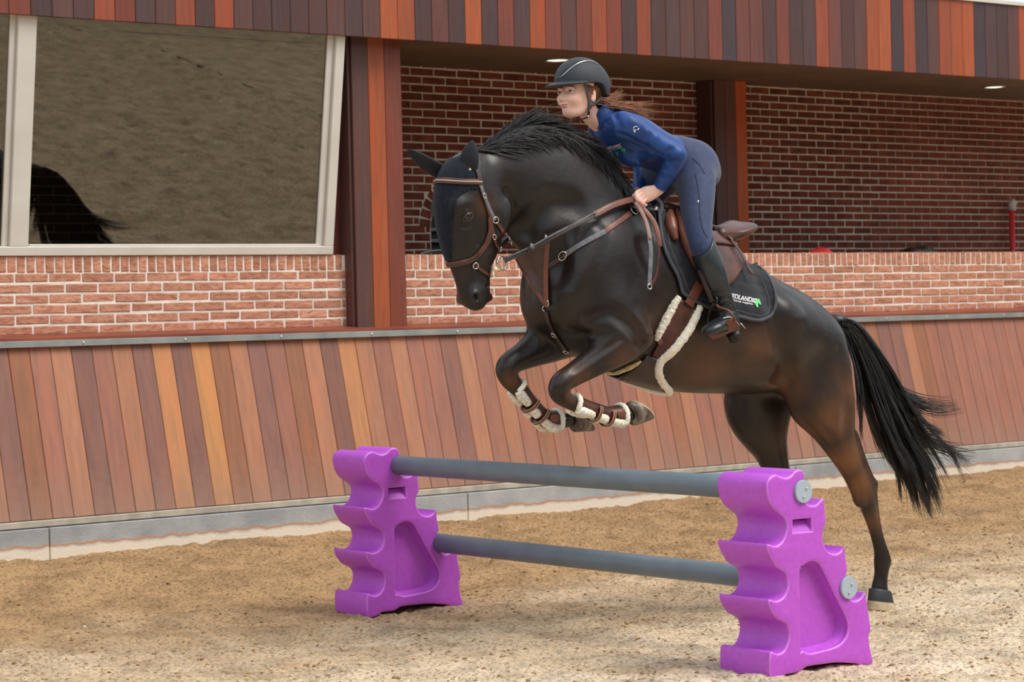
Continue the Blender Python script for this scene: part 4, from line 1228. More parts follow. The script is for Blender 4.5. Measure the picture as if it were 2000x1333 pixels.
# ---------------------------------------------------------------- saddle
saddle = thing('saddle', hp(1390, 470), 'brown leather jumping saddle with stirrups on the black pad', 'saddle')
SF = Field((6.95, 7.72, 1.55), (7.95, 8.52, 2.15), 0.006)
SF.chain([stn(1296, 408, 0, .030, .055), stn(1318, 416, 0, .030, .075), stn(1350, 436, 0, .026, .085), stn(1385, 458, 0, .034, .12), stn(1406, 458, 0, .040, .15), stn(1420, 454, 0, .036, .155)], .02, n=5)
SF.chain([[*hp(1408, 458, -.15), .03, .03], [*hp(1422, 450, -.10), .032, .032], [*hp(1428, 446, 0), .032, .032], [*hp(1422, 450, .10), .032, .032], [*hp(1408, 458, .15), .03, .03]], .04)
seat_v, seat_q = SF.surf(3)
seat_o = np_mesh('seat', seat_v, seat_q, M['leather'], saddle)
SEATBVH = bvh_of(seat_v, seat_q)
for s in (-1, 1):
    for k_, (yy, rr) in enumerate(((478, .020), (486, .021), (495, .024))):
        c0 = [hp(1360, 462 + 8 * k_, s * .13), hp(1395, yy - 10, s * .155), hp(1420, yy - 1, s * .16), hp(1432, yy, s * .13), hp(1434, yy + 1, s * .07)]
        P = catmull(c0, 6)
        tube('panel', P, np.interp(np.linspace(0, 1, len(P)), [0, .15, .8, 1], [.006, rr, rr, rr * .7]), M['leather_red'], saddle, 12)
# flaps, laid over the pad
flapG = coons([(1312, 425), (1322, 470), (1342, 518), (1366, 546)], [(1404, 474), (1424, 488), (1440, 510), (1441, 530)],
              [(1312, 425), (1345, 448), (1378, 464), (1404, 474)], [(1366, 546), (1386, 560), (1418, 558), (1441, 530)], 22, 22)
FP, FN, FB = sheet('flap', flapG, 0.030, 0.008, M['leather'], saddle, True, None, None, 3)
FBVH = BVHTree.FromPolygons([tuple(v) for v in FB.reshape(-1, 3)], [(j * 22 + i, j * 22 + i + 1, (j + 1) * 22 + i + 1, (j + 1) * 22 + i) for j in range(21) for i in range(21)])
for nm, pts, r, off, m_ in (('knee_roll', [(1316, 424), (1322, 452), (1332, 482), (1346, 512), (1362, 538)], [.014, .024, .026, .022, .008], .040, 'leather_red'),
                            ('knee_roll', [(1324, 420), (1331, 452), (1342, 484), (1356, 514), (1368, 536)], [.010, .015, .016, .014, .006], .050, 'leather'),
                            ('front_block', [(1303, 424), (1303, 440), (1306, 456), (1313, 474)], [.016, .028, .027, .012], .030, 'leather_red')):
    P, N = surf_path(pts, 6, off)
    for Q in (P, mir(P)):
        tube(nm, Q, np.interp(np.linspace(0, 1, len(Q)), np.linspace(0, 1, len(r)), r), M[m_], saddle, 12)
P, N = surf_path([(1290, 400), (1296, 416), (1306, 428)], 5, 0.035)
skirtG = coons([(1362, 462), (1376, 484)], [(1418, 470), (1430, 494)], [(1362, 462), (1392, 466), (1418, 470)], [(1376, 484), (1402, 488), (1430, 494)], 10, 6)
sheet('skirt', skirtG, 0.042, 0.006, M['leather'], saddle, True, None, None, 2)
# stirrup leathers
P, N = surf_path([(1392, 466), (1408, 478), (1424, 498), (1438, 518), (1448, 538), (1455, 545)], 6, 0.052)
ribbon('stirrup_leather', P, N, np.interp(np.linspace(0, 1, len(P)), [0, .9, 1], [.022, .022, .012]), 0.005, M['leather'], saddle)
ribbon('stirrup_leather', mir(P)[::-1], mirn(N)[::-1], 0.022, 0.005, M['leather'], saddle)
bk = P[len(P) // 4]; torus('keeper', bk + N[0] * .004, N[0], .016, .004, M['grey_web'], saddle, 16)
def stirrup(s):
    q = lambda px, py, dy: (hp(px, py, dy) if s < 0 else mir(hp(px, py, dy)))
    D = -.375
    for dx in (0, 10):
        A, B = q(1366 + dx * .7, 528, -.335), q(1391 + dx * .85, 590, D)
        nn = np.array([-.5, s * 1.0, 0])
        ribbon('stirrup_leather', np.linspace(A, B, 8), np.tile(np.array([-0.8, 0.25 * s, 0.1]), (8, 1)), 0.020, 0.004, M['leather_dark'], saddle)
    ir = empty('stirrup_iron', q(1398, 592, D)); ir.parent = saddle; ir.matrix_parent_inverse = Matrix.Translation(-saddle.location)
    top = q(1396, 592, D)
    # branches run down either side of the boot to the tread, which lies across the foot (along Y)
    arch_in = [top, q(1390, 600, D + .012), q(1384, 622, D + .055), q(1380, 648, D + .06), q(1382, 656, D + .05)]
    arch_out = [top, q(1404, 600, D - .012), q(1422, 607, D - .055), q(1434, 622, D - .065), q(1436, 628, D - .055)]
    for nm, pa in (('branch', arch_in), ('branch', arch_out)):
        o = tube(nm, catmull(pa, 5), .0085 if pa is arch_in else .0055, M['black'] if pa is arch_in else M['leather_red'], None, 8)
        o.parent = ir; o.matrix_parent_inverse = Matrix.Translation(-(saddle.location + (ir.location - saddle.location)))
    a, b = q(1386, 656, D + .055), q(1440, 630, D - .06)
    ax = b - a; ax /= np.linalg.norm(ax); w = np.array([.85, 0, -.45]); w -= ax * (w @ ax); w /= np.linalg.norm(w); u = np.cross(ax, w); u = u if u[2] > 0 else -u
    vs = []
    for t, ww in ((0, .024), (.15, .033), (.85, .033), (1, .022)):
        c = a + (b - a) * t
        vs += [c - w * ww - u * .007, c + w * ww - u * .007, c + w * ww + u * .007, c - w * ww + u * .007]
    fs = [(4 * i + k, 4 * i + (k + 1) % 4, 4 * i + 4 + (k + 1) % 4, 4 * i + 4 + k) for i in range(3) for k in range(4)] + [(3, 2, 1, 0), (12, 13, 14, 15)]
    o = mesh('tread', vs, fs, M['leather_red'], None); o.parent = ir; o.matrix_parent_inverse = Matrix.Translation(-ir.location)
    o = torus('eye', top + np.array([0, 0, .012]), (1, 0, 0), .016, .006, M['black'], None, 14); o.parent = ir; o.matrix_parent_inverse = Matrix.Translation(-ir.location)
    for c in ir.children: c.matrix_parent_inverse = Matrix.Translation(-ir.location)
stirrup(-1); stirrup(1)
# ---------------------------------------------------------------- lettering laid on a surface
def text_on(body_txt, name, p0, p1, hpx, m, parent, bvh, off=0.0015, bold=0.0):
    """text whose baseline runs from pixel p0 to p1 with cap height hpx"""
    cu = bpy.data.curves.new(name, 'FONT'); cu.body = body_txt; cu.offset = bold
    tmp = bpy.data.objects.new('tmp', cu); COL.objects.link(tmp)
    me = bpy.data.meshes.new_from_object(tmp.evaluated_get(bpy.context.evaluated_depsgraph_get()))
    bpy.data.objects.remove(tmp)
    bm = bmesh.new(); bm.from_mesh(me)
    bmesh.ops.subdivide_edges(bm, edges=[e for e in bm.edges if e.calc_length() > 0.2], cuts=2)
    xs = [v.co.x for v in bm.verts]; x0, x1 = min(xs), max(xs)
    p0, p1 = np.array(p0, float), np.array(p1, float); d = (p1 - p0); ln = np.linalg.norm(d); e = d / ln; up = np.array([e[1], -e[0]])
    for v in bm.verts:
        px = p0 + e * ((v.co.x - x0) / (x1 - x0) * ln) + up * (v.co.y / 0.70 * hpx)
        L, N = hit(px[0], px[1], bvh)
        v.co = V(L + N * off)
    return bm_obj(name, bm, m, parent)
def poly_on(pts, name, m, parent, bvh, off=0.0015):
    vs = []
    for p in pts:
        L, N = hit(p[0], p[1], bvh); vs.append(L + N * off)
    return mesh(name, vs, [tuple(range(len(vs)))], m, parent)
text_on('NEDLANDIC', 'lettering', (1421.5, 580.3), (1477, 592), 8.2, M['white_print'], pad, PADBVH, 0.002, 0.03)
text_on('quality horse supplies', 'lettering', (1412, 584.5), (1470, 596), 3.6, M['white_print'], pad, PADBVH, 0.002, 0.012)
poly_on([(1428, 581.5), (1474, 591.5), (1474, 592.3), (1428, 582.3)], 'underline', M['white_print'], pad, PADBVH, 0.002)
o = poly_on([(1474, 586), (1479, 584.5), (1482, 584), (1485.5, 592), (1486, 595.5), (1483.5, 595), (1480, 591.5), (1480.5, 599), (1480.5, 602), (1476, 598), (1473, 592)], 'horse_head_print', M['green_print'], pad, PADBVH, 0.002)
bdg = sheet('badge_tab', G2, 0.016, 0.008, M['pad'], pad, False, None, None, 1)

# ---------------------------------------------------------------- girth with sheepskin edges and stud guard
girth = thing('girth', hp(1290, 700), 'brown leather stud girth with cream sheepskin edges around the belly', 'girth')
gG = coons([(1326, 584), (1306, 626), (1286, 668), (1272, 694)], [(1360, 597), (1338, 640), (1306, 682), (1288, 704)],
           [(1326, 584), (1342, 590), (1360, 597)], [(1272, 694), (1280, 700), (1288, 704)], 10, 18)
sheet('strap', gG, 0.004, 0.008, M['leather'], girth)
guG = coons([(1262, 694), (1238, 718), (1206, 736)], [(1287, 702), (1282, 732), (1303, 768)], [(1262, 694), (1275, 698), (1287, 702)], [(1206, 736), (1246, 755), (1303, 768)], 16, 12)
GP, GN, GB = sheet('stud_guard', guG, 0.005, 0.008, M['leather_dark'], girth)
oP, oN = surf_path([(1262, 668), (1268, 674), (1270, 682)], 4, .01)
for nm, pts, r, m_, off in (('sheepskin', [(1325, 580), (1316, 594), (1300, 624), (1284, 652), (1281, 664)], [.014, .018, .020, .018, .010], 'fleece', .010),
                            ('sheepskin', [(1364, 597), (1352, 626), (1334, 656), (1308, 688), (1290, 704), (1284, 722), (1293, 744), (1308, 760), (1304, 768)], [.018, .021, .022, .021, .020, .019, .018, .018, .012], 'fleece', .012),
                            ('lining', [(1308, 768), (1290, 768), (1262, 760), (1230, 748)], [.012, .010, .009, .006], 'fleece_yellow', .002),
                            ('lining', [(1252, 706), (1232, 716), (1206, 727), (1188, 731)], [.006, .012, .010, .004], 'fleece_yellow', .004)):
    P, N = surf_path(pts, 8, off)
    P = smooth_line(P, 4)
    fleece_roll(nm, P, r, M[m_], girth, len(pts)); fleece_roll(nm, mir(P), r, M[m_], girth, len(pts) + 1)
P, N = surf_path([(1334, 592), (1352, 600), (1366, 607)], 4, .014); ribbon('elastic', P, N, .022, .004, M['black'], girth)
P, N = surf_path([(1362, 556), (1350, 578), (1340, 596)], 5, .018); ribbon('billet', P, N, .05, .005, M['leather_red'], girth)
P, N = surf_path([(1278, 688), (1272, 690)], 4, .016)
L, N = hit(1288, 663); 
bm = bmesh.new(); bmesh.ops.create_uvsphere(bm, u_segments=16, v_segments=8, radius=.02)
bmesh.ops.scale(bm, vec=(1, .25, 1), verts=bm.verts); bmesh.ops.translate(bm, verts=bm.verts, vec=hit(1288, 664)[0] + hit(1288, 664)[1] * .013)
bm_obj('leather_patch', bm, M['leather_red'], girth, True)

# ---------------------------------------------------------------- ear bonnet
bon = thing('ear_bonnet', hp(900, 340), 'dark navy crocheted ear bonnet on the horse head', 'ear bonnet')
BON = [(905, 306), (935, 322), (941, 345), (943, 368), (930, 371), (912, 374), (896, 386), (888, 405), (886, 440), (886, 480), (882, 512), (868, 512), (846, 450), (838, 390), (842, 340), (868, 312)]
def inside(p, poly):
    c = False; n = len(poly)
    for i in range(n):
        (x1, y1), (x2, y2) = poly[i], poly[(i + 1) % n]
        if (y1 > p[1]) != (y2 > p[1]) and p[0] < (x2 - x1) * (p[1] - y1) / (y2 - y1) + x1: c = not c
    return c
hn = np.zeros_like(hv)
fn = np.cross(hv[hq[:, 2]] - hv[hq[:, 0]], hv[hq[:, 3]] - hv[hq[:, 1]])
for k in range(4): np.add.at(hn, hq[:, k], fn)
hn /= np.linalg.norm(hn, axis=1)[:, None] + 1e-12
cand = np.where((hv[:, 2] > hp(880, 520)[2]) & (hv[:, 0] < hp(960, 340)[0]))[0]
sel = np.zeros(len(hv), bool)
for i in cand:
    p = hv[i].copy()
    if p[1] > YH: p[1] = 2 * YH - p[1]
    if inside(proj(p), BON): sel[i] = True
fsel = hq[sel[hq].all(1)]
used = np.unique(fsel); rm_ = -np.ones(len(hv), int); rm_[used] = np.arange(len(used))
ov = hv[used] + hn[used] * 0.007; iv = hv[used] - hn[used] * 0.002
fq = rm_[fsel]
ed = {}
for f in fq:
    for k in range(4):
        a, b = int(f[k]), int(f[(k + 1) % 4]); ed[(a, b)] = 1
K = len(used)
rim = [(b, a, K + a, K + b) for (a, b) in ed if (b, a) not in ed]
np_mesh('hood', np.concatenate([ov, iv]), np.concatenate([fq, np.array(rim)]), M['navy_knit'], bon)
def ear(name, base, tip, w, openv, m, parent):
    """cupped, pointed ear: base, tip, half width, direction its opening faces"""
    base, tip = np.array(base), np.array(tip); T = tip - base; T_ = T / np.linalg.norm(T)
    O = np.array(openv, float); O -= T_ * (O @ T_); O /= np.linalg.norm(O); S = np.cross(T_, O)
    vs, fs = [], []; n, seg = 14, 16
    for i in range(n):
        t = i / (n - 1); r = w * (0.75 + 0.9 * t) * max(1 - t, 0.004) ** 0.7
        c = base + T * t + O * 0.012 * math.sin(math.pi * t)
        for k in range(seg):
            a = 2 * math.pi * k / seg
            d = math.cos(a)
            dep = 0.62 if d < 0 else 0.28
            vs.append(c + S * r * math.sin(a) + O * r * d * dep)
    for i in range(n - 1):
        for k in range(seg): fs.append((i * seg + k, i * seg + (k + 1) % seg, (i + 1) * seg + (k + 1) % seg, (i + 1) * seg + k))
    fs.append(tuple(range(seg))[::-1]); fs.append(tuple(range((n - 1) * seg, n * seg)))
    return mesh(name, vs, fs, m, parent, True)
ear('ear_cover', hp(911, 347, -.055), hp(923, 274, -.075), .058, (-.8, -.8, .1), M['navy_cloth'], bon)
ear('ear_cover', hp(868, 340, .05), hp(795, 292, .10), .048, (-.6, -.6, -.5), M['navy_cloth'], bon)
L0 = hp(918, 331, -.105)
for nm, c, dz in (('badge', 'red', .004), ('badge', 'white_print', 0), ('badge', 'green_dark', -.004)):
    bm = bmesh.new(); bmesh.ops.create_uvsphere(bm, u_segments=10, v_segments=6, radius=.0042); bmesh.ops.scale(bm, vec=(1.4, .5, .7), verts=bm.verts)
    bmesh.ops.translate(bm, verts=bm.verts, vec=L0 + np.array([0, 0, dz])); bm_obj(nm, bm, M[c], bon, True)

# ---------------------------------------------------------------- bridle
bri = thing('bridle', hp(930, 420), 'brown leather bridle with bit rings on the horse head', 'bridle')
P, N = wrap('browband', [(938, 357), (925, 356), (905, 356), (885, 355), (870, 354), (862, 354), (856, 353), (851, 353)], .026, .007, M['leather'], bri, 6, .008)
ribbon('stitching', P + N * .0078, N, .004, .0012, M['stitch'], bri)
strap('headpiece', [(922, 306), (928, 325), (933, 345), (937, 360)], .022, .006, M['leather_dark'], bri, 6, .009, True)
c0, n0 = surf_path([(934, 352), (941, 375), (949, 396), (957, 414), (965, 430)], 6, .006)
for a, b in ((c0, n0), (mir(c0)[::-1], mirn(n0)[::-1])): ribbon('cheekpiece', a, b, .017, .005, M['grey_web'], bri)
strap('cheekpiece', [(948, 396), (956, 425), (961, 452), (966, 474), (974, 489), (980, 498)], .014, .005, M['leather'], bri, 6, .004, True)
strap('throat_strap', [(968, 433), (976, 444), (984, 457), (989, 466)], .016, .005, M['leather'], bri, 5, .003, True)
P, N = wrap('noseband', [(956, 424), (957, 450), (951, 472), (940, 488), (927, 503), (912, 511), (898, 514), (888, 516), (884, 516)], np.float64(.024), .007, M['leather'], bri, 7, .003)
ribbon('stitching', (P + N * .0078)[24:-24], N[24:-24], .006, .0012, M['leather_dark'], bri)
strap('flash_strap', [(926, 516), (935, 525), (946, 533), (957, 541), (965, 548)], .015, .005, M['leather'], bri, 5, .003, True)
for px, py, R_, nm in ((966, 430, .014, 'ring'), (927, 519, .013, 'ring')):
    L, N = hit(px, py)
    torus(nm, L + N * .010, N, R_, .003, M['chrome'], bri); torus(nm, mir(L + N * .010), mirn(N), R_, .003, M['chrome'], bri)
for px, py in ((944, 383), (963, 463), (974, 486), (988, 462)):
    L, N = hit(px, py)
    for c, n_ in ((L, N), (mir(L), mirn(N))):
        torus('buckle', c + n_ * .011, n_, .009, .0022, M['chrome'], bri, 12, 1.25, (0.3, 0, -1))
BR = hp(980, 514, -.072)
for c in (BR, mir(BR)):
    torus('bit_ring', c, (0.25, -1, 0.1), .030, .0042, M['chrome'], bri, 28)
tube('mouthpiece', [hp(966, 526, -.085), hp(966, 526, -.04), hp(966, 526, .04), hp(966, 526, .085)], .010, M['ivory'], bri, 10)
bm = bmesh.new(); bmesh.ops.create_uvsphere(bm, u_segments=12, v_segments=8, radius=.012); bmesh.ops.translate(bm, verts=bm.verts, vec=hp(967, 526, -.082)); bm_obj('bit_guard', bm, M['ivory'], bri, True)
L, N = hit(960, 530); torus('bit_guard', L + N * .006 , N, .022, .005, M['grey_web'], bri, 18, 1.5, (0, 0, 1))

# ---------------------------------------------------------------- reins
rei = thing('reins', hp(1240, 400), 'brown and grey leather reins from the bit to the rider hands', 'reins')
def free_strap(name, pts, w, th, m, parent, face, n=7):
    P = catmull(pts, n); return ribbon(name, P, np.tile(np.array(face, float), (len(P), 1)), w, th, m, parent)
FC = (-.1, -.9, .35)
for s in (-1, 1):
    q = (lambda px, py, dy: hp(px, py, dy)) if s < 0 else (lambda px, py, dy: mir(hp(px, py, dy)))
    fc = (FC[0], FC[1] * -s, FC[2])
    free_strap('rein', [q(984, 509, -.075), q(1010, 498, -.10), q(1040, 484, -.13), q(1075, 465, -.16), q(1120, 441, -.19), q(1165, 418, -.20)], .024, .005, M['leather_dark'], rei, fc)
    free_strap('rein_edge', [q(990, 503.5, -.083), q(1040, 481, -.139), q(1075, 461.5, -.167), q(1165, 414, -.208)], .006, .004, M['grey_web'], rei, fc)
    free_strap('rein_grip', [q(1160, 420, -.20), q(1172, 414, -.20), q(1195, 402, -.195), q(1222, 393, -.18), q(1248, 388, -.165)], .028, .006, M['leather_red'], rei, fc)
    free_strap('rein_stop', [q(1032, 492, -.13), q(1037, 487, -.14), q(1040, 478, -.135)], .026, .006, M['leather_dark'], rei, fc, 4)
S1 = [hp(1240, 396, -.19), hp(1252, 414, -.225), hp(1262, 436, -.255), hp(1268, 462, -.285), hp(1270, 470, -.292)]
free_strap('rein_end', S1, .020, .005, M['leather_red'], rei, (-.3, -.9, .2))
free_strap('rein_end', [hp(1268, 464, -.287), hp(1271, 490, -.303), hp(1270, 520, -.312), hp(1268, 556, -.318)], .020, .004, M['grey_web'], rei, (-.3, -.9, .1))
free_strap('rein_end', [hp(1244, 396, -.185), hp(1262, 414, -.23), hp(1278, 436, -.262), hp(1286, 462, -.287), hp(1288, 482, -.298)], .022, .005, M['leather_red'], rei, (-.4, -.8, .4))
free_strap('rein_end', [hp(1288, 478, -.298), hp(1286, 510, -.314), hp(1281, 540, -.32), hp(1270, 559, -.322)], .016, .004, M['leather'], rei, (.5, -.8, .1))
torus('buckle', hp(1269, 560, -.326), (0, -1, 0), .012, .0035, M['chrome'], rei, 14)

# ---------------------------------------------------------------- breastplate with bib martingale
bre = thing('breastplate', hp(1075, 560), 'dark leather breastplate with triangular bib across the horse chest', 'breastplate')
A_, B_, C_ = hp(1069, 472, -.115), hp(1009, 505, .105), hp(1067, 597, -.035)
vs = []; nT = 8
for i in range(nT + 1):
    for j in range(nT + 1 - i):
        u, v = i / nT, j / nT; w_ = 1 - u - v
        p = A_ * w_ + B_ * u + C_ * v + np.array([-0.035, 0, 0.0]) * 4 * (u * w_ + .2 * v * (u + w_))
        px_, py_ = proj(p); L_, N_ = hit(px_, py_); d_ = ray(px_, py_); d_ = d_ / np.linalg.norm(d_)
        if HBVH.ray_cast(Vector(CC), Vector(d_))[0] is not None and np.linalg.norm(L_ - CC) - 0.012 < np.linalg.norm(p - CC): p = L_ - d_ * 0.012
        vs.append(p)
idx = {}; k = 0
for i in range(nT + 1):
    for j in range(nT + 1 - i): idx[(i, j)] = k; k += 1
fs = []
for i in range(nT):
    for j in range(nT - i):
        fs.append((idx[(i, j)], idx[(i + 1, j)], idx[(i, j + 1)]))
        if i + j + 2 <= nT: fs.append((idx[(i + 1, j)], idx[(i + 1, j + 1)], idx[(i, j + 1)]))
K = len(vs); vs2 = vs + [p + np.array([-.005, -.003, 0]) for p in vs]
M['bib'] = mat('bib_leather', lin(84, 64, 58), lin(66, 50, 46), rough=0.42, scale=10, spec=0.4)
mesh('bib', vs2, fs + [tuple(K + t for t in f)[::-1] for f in fs], M['bib'], bre, True)
e1 = [vs[idx[(0, j)]] for j in range(nT + 1)]; e2 = [vs[idx[(nT - j, j)]] for j in range(nT + 1)]
for e in (e1, e2): ribbon('bib_strap', np.array(e) + np.array([-.003, -.006, 0]), np.tile(np.array([-.7, -.7, 0.]), (nT + 1, 1)), .020, .005, M['leather_red'], bre)
for c in (hp(1067, 466, -.13), mir(hp(1067, 466, -.13))): torus('martingale_ring', c, (.7, -.4, .3), .021, .003, M['chrome'], bre)
torus('ring', hp(1066, 603, -.05), (-.6, -.8, 0), .014, .003, M['chrome'], bre, 16)
strap('chest_strap', [(1068, 608), (1073, 628), (1081, 646), (1092, 664), (1108, 688)], .022, .006, M['leather_dark'], bre, 6, .004)
for px, py in ((1084, 652), (1106, 684), (1071, 592)):
    L, N = hit(px, py); torus('buckle', L + N * .012, N, .012, .003, M['chrome'], bre, 12, 1.2, (.5, 0, -1))
P, N = surf_path([(1068, 522), (1085, 512), (1102, 500), (1130, 482), (1160, 464), (1182, 452)], 6, .004)
ribbon('neck_strap', P[:14], N[:14], .024, .006, M['leather_dark'], bre); ribbon('neck_strap', P[12:], N[12:], .024, .006, M['grey_web'], bre)
P2, N2 = surf_path([(1180, 453), (1198, 441), (1216, 428), (1229, 418)], 6, .005)
ribbon('neck_strap', P2, N2, .024, .006, M['leather_red'], bre)
for a, b in ((P, N), (P2, N2)): ribbon('neck_strap', mir(a)[::-1], mirn(b)[::-1], .024, .006, M['leather_dark'], bre)
L, N = hit(1100, 500); torus('buckle', L + N * .012, N, .017, .0032, M['chrome'], bre, 14, 1.3, (1, 0, .7))
L, N = hit(1236, 413); torus('ring', L + N * .010, N, .020, .0035, M['chrome'], bre, 18)
P, N = surf_path([(1240, 413), (1260, 412), (1280, 413), (1296, 414)], 5, .008); ribbon('saddle_strap', P, N, .020, .005, M['grey_web'], bre); ribbon('saddle_strap', mir(P)[::-1], mirn(N)[::-1], .020, .005, M['grey_web'], bre)
L, N = hit(1279, 412); torus('buckle', L + N * .014, N, .013, .003, M['chrome'], bre, 12)
wp = catmull([hp(1290, 418, -.13), hp(1292, 400, -.09), hp(1284, 388, -.03), hp(1282, 387, .03), hp(1292, 400, .09)], 6)
tube('wither_strap', wp, .010, M['padtrim'], bre, 8, 0.5)

# ---------------------------------------------------------------- tendon boots on the forelegs
def tendon_boot(leg, pts, label, dy0, s):
    """pts: pixel centre line from below the knee to the fetlock; opening at the front with two straps"""
    root = thing('tendon_boot', leg(*pts[2]), label, 'horse boot', 'tendon boots on the forelegs')
    C = catmull([leg(*p) for p in pts], 6); n = len(C)
    T = np.gradient(C, axis=0); T /= np.linalg.norm(T, axis=1)[:, None]
    L = np.array([0, 1.0, 0])
    rad = np.interp(np.linspace(0, 1, n), [0, .25, .6, .85, 1], [.041, .037, .037, .049, .050])
    seg = 22; vs, fs = [], []
    for i in range(n):
        S = L - T[i] * (L @ T[i]); S /= np.linalg.norm(S); B = np.cross(T[i], S)      # B: towards the tendon (up in the folded leg)
        if B[2] < 0: B = -B
        for k in range(seg + 1):
            a = math.radians(-128 + 256 * k / seg)
            vs.append(C[i] + rad[i] * (B * math.cos(a) * 1.0 + S * math.sin(a) * 0.96))
    for i in range(n - 1):
        for k in range(seg): fs.append((i * (seg + 1) + k, i * (seg + 1) + k + 1, (i + 1) * (seg + 1) + k + 1, (i + 1) * (seg + 1) + k))
    o = mesh('shell', vs, fs, M['leather'], root, True)
    md = o.modifiers.new('thick', 'SOLIDIFY'); md.thickness = .006; md.offset = 0
    # fleece binding around the opening: both front edges and lower rim, top collar
    e0 = [np.array(vs[i * (seg + 1)]) for i in range(n)]; e1 = [np.array(vs[i * (seg + 1) + seg]) for i in range(n)]
    low = [np.array(vs[(n - 1) * (seg + 1) + k]) for k in range(seg + 1)]; top = [np.array(vs[k]) for k in range(seg + 1)]
    for j, e in enumerate((e0, e1)):
        cut = [int(n * .02), int(n * .36), int(n * .43), int(n * .60), int(n * .67), n]
        for a, b in ((cut[0], cut[1]), (cut[2], cut[3]), (cut[4], cut[5])):
            fleece_roll('sheepskin', catmull(np.array(e[a:b]), 3), [.017, .022, .021, .016] if a == 0 else [.019, .021, .019], M['fleece'], root, j * 7 + a)
    fleece_roll('sheepskin', np.array(low), .014, M['fleece'], root, 11)
    fleece_roll('sheepskin', np.array(top), .012, M['fleece'], root, 12)
    for f in (.40, .635):
        i = int(n * f); S = L - T[i] * (L @ T[i]); S /= np.linalg.norm(S); B = np.cross(T[i], S); B = B if B[2] > 0 else -B
        ang = np.radians(np.linspace(60, 300, 22)); R = rad[i] + .009
        Pp = np.array([C[i] + R * (B * math.cos(a) + S * math.sin(a)) for a in ang]); Nn = np.array([B * math.cos(a) + S * math.sin(a) for a in ang])
        ribbon('strap', Pp, Nn, .017, .005, M['leather_red'], root)
        for d in (-.0065, .0065):
            ribbon('stitching', Pp + T[i] * d + Nn * .0052, Nn, .0022, .001, M['stitch'], root)
    i = int(n * .8); S = L * -1 * s; B = np.array([0, 0, 1.0])
    cpt = C[i] + np.array([0, -1.0, 0.25]) * (rad[i] + .004)
    bm = bmesh.new(); bmesh.ops.create_uvsphere(bm, u_segments=14, v_segments=8, radius=.024); bmesh.ops.scale(bm, vec=(1.15, .25, .8), verts=bm.verts)
    bmesh.ops.translate(bm, verts=bm.verts, vec=cpt); bm_obj('fetlock_patch', bm, M['leather_red'], root, True)
    return root
tendon_boot(hp, [(1122, 790, -.152), (1140, 797, -.15), (1160, 804, -.147), (1182, 811, -.143), (1200, 814, -.14), (1212, 814, -.14)], 'brown tendon boot with white sheepskin on the near foreleg', -.15, -1)
tendon_boot(hp, [(1010, 757, .14), (1022, 772, .14), (1036, 790, .14), (1052, 808, .14), (1070, 822, .14), (1086, 824, .14)], 'brown tendon boot with cream sheepskin on the far foreleg', .14, -1)
# ================================================================== rider
M['skin'] = mat('skin', lin(244, 204, 188), lin(236, 186, 168), rough=0.5, scale=25, spec=0.35)
M['skin'].node_tree.nodes['Principled BSDF'].inputs['Subsurface Weight'].default_value = 0.12
M['skin'].node_tree.nodes['Principled BSDF'].inputs['Subsurface Radius'].default_value = (.012, .005, .003)
M['lip'] = mat('lips', lin(200, 104, 100), rough=0.45)
M['shirt'] = mat('blue_shirt', lin(28, 72, 140), lin(20, 54, 114), rough=0.48, scale=8, bump=0.35, bscale=14, spec=0.4, sheen=0.04)
M['breech'] = mat('navy_breeches', lin(52, 64, 98), lin(45, 55, 86), rough=0.7, scale=40, bump=0.05, bscale=300, spec=0.3, sheen=0.2)
M['boot'] = mat('black_boot_leather', lin(44, 50, 52), lin(30, 35, 37), rough=0.32, scale=9, bump=0.15, bscale=16, spec=0.5)
M['helmet'] = mat('helmet_shell', lin(56, 60, 66), lin(46, 50, 56), rough=0.6, scale=120, bump=0.15, bscale=400, spec=0.4)
M['helmet_gloss'] = mat('helmet_panel', lin(22, 22, 25), rough=0.25)
M['strap'] = mat('helmet_strap', lin(64, 66, 72), lin(46, 48, 54), rough=0.5)
M['brown_hair'] = mat('ginger_brown_hair', lin(150, 92, 52), lin(104, 60, 34), rough=0.45, scale=30)
M['eye_white'] = mat('eye_white', lin(220, 214, 206), rough=0.2)
M['iris'] = mat('iris', lin(52, 40, 32), rough=0.1)
M['brow'] = mat('eyebrow', lin(120, 78, 52), rough=0.8)

person = thing('person', hp(1350, 330), 'rider in blue shirt, navy breeches and black helmet standing in the stirrups', 'person')
def limb(rows):
    return [stn(*r) for r in rows]
def mirows(st):
    return [[q[0], 2 * YH - q[1], *q[2:]] for q in st]
TORSO = limb([(1348, 326, 0, .105, .150), (1330, 315, 0, .105, .150), (1300, 302, 0, .090, .128), (1268, 288, 0, .095, .130), (1236, 274, 0, .110, .150), (1212, 262, 0, .105, .160)])
NECKR = limb([(1188, 250, 0, .062, .075), (1168, 236, 0, .050, .056), (1152, 222, 0, .046, .050), (1141, 205, 0, .048, .052)])
ARM_N = limb([(1204, 246, -.135, .060), (1222, 246, -.175, .058), (1250, 262, -.205, .052), (1290, 284, -.245, .046), (1318, 300, -.27, .044), (1322, 306, -.27, .042), (1312, 326, -.245, .041), (1298, 350, -.21, .034), (1287, 369, -.185, .028)])
ARM_F = limb([(1182, 252, .135, .060), (1178, 258, .175, .056), (1205, 285, .21, .050), (1245, 312, .23, .044), (1256, 320, .225, .042), (1252, 340, .19, .038), (1250, 360, .15, .032), (1250, 374, .13, .028)])
THIGH = limb([(1344, 330, -.07, .095, .095), (1358, 345, -.13, .092, .095), (1361, 385, -.20, .082, .085), (1362, 420, -.25, .072, .072), (1365, 452, -.29, .062, .060), (1370, 478, -.315, .056, .055), (1376, 494, -.325, .052, .052)])
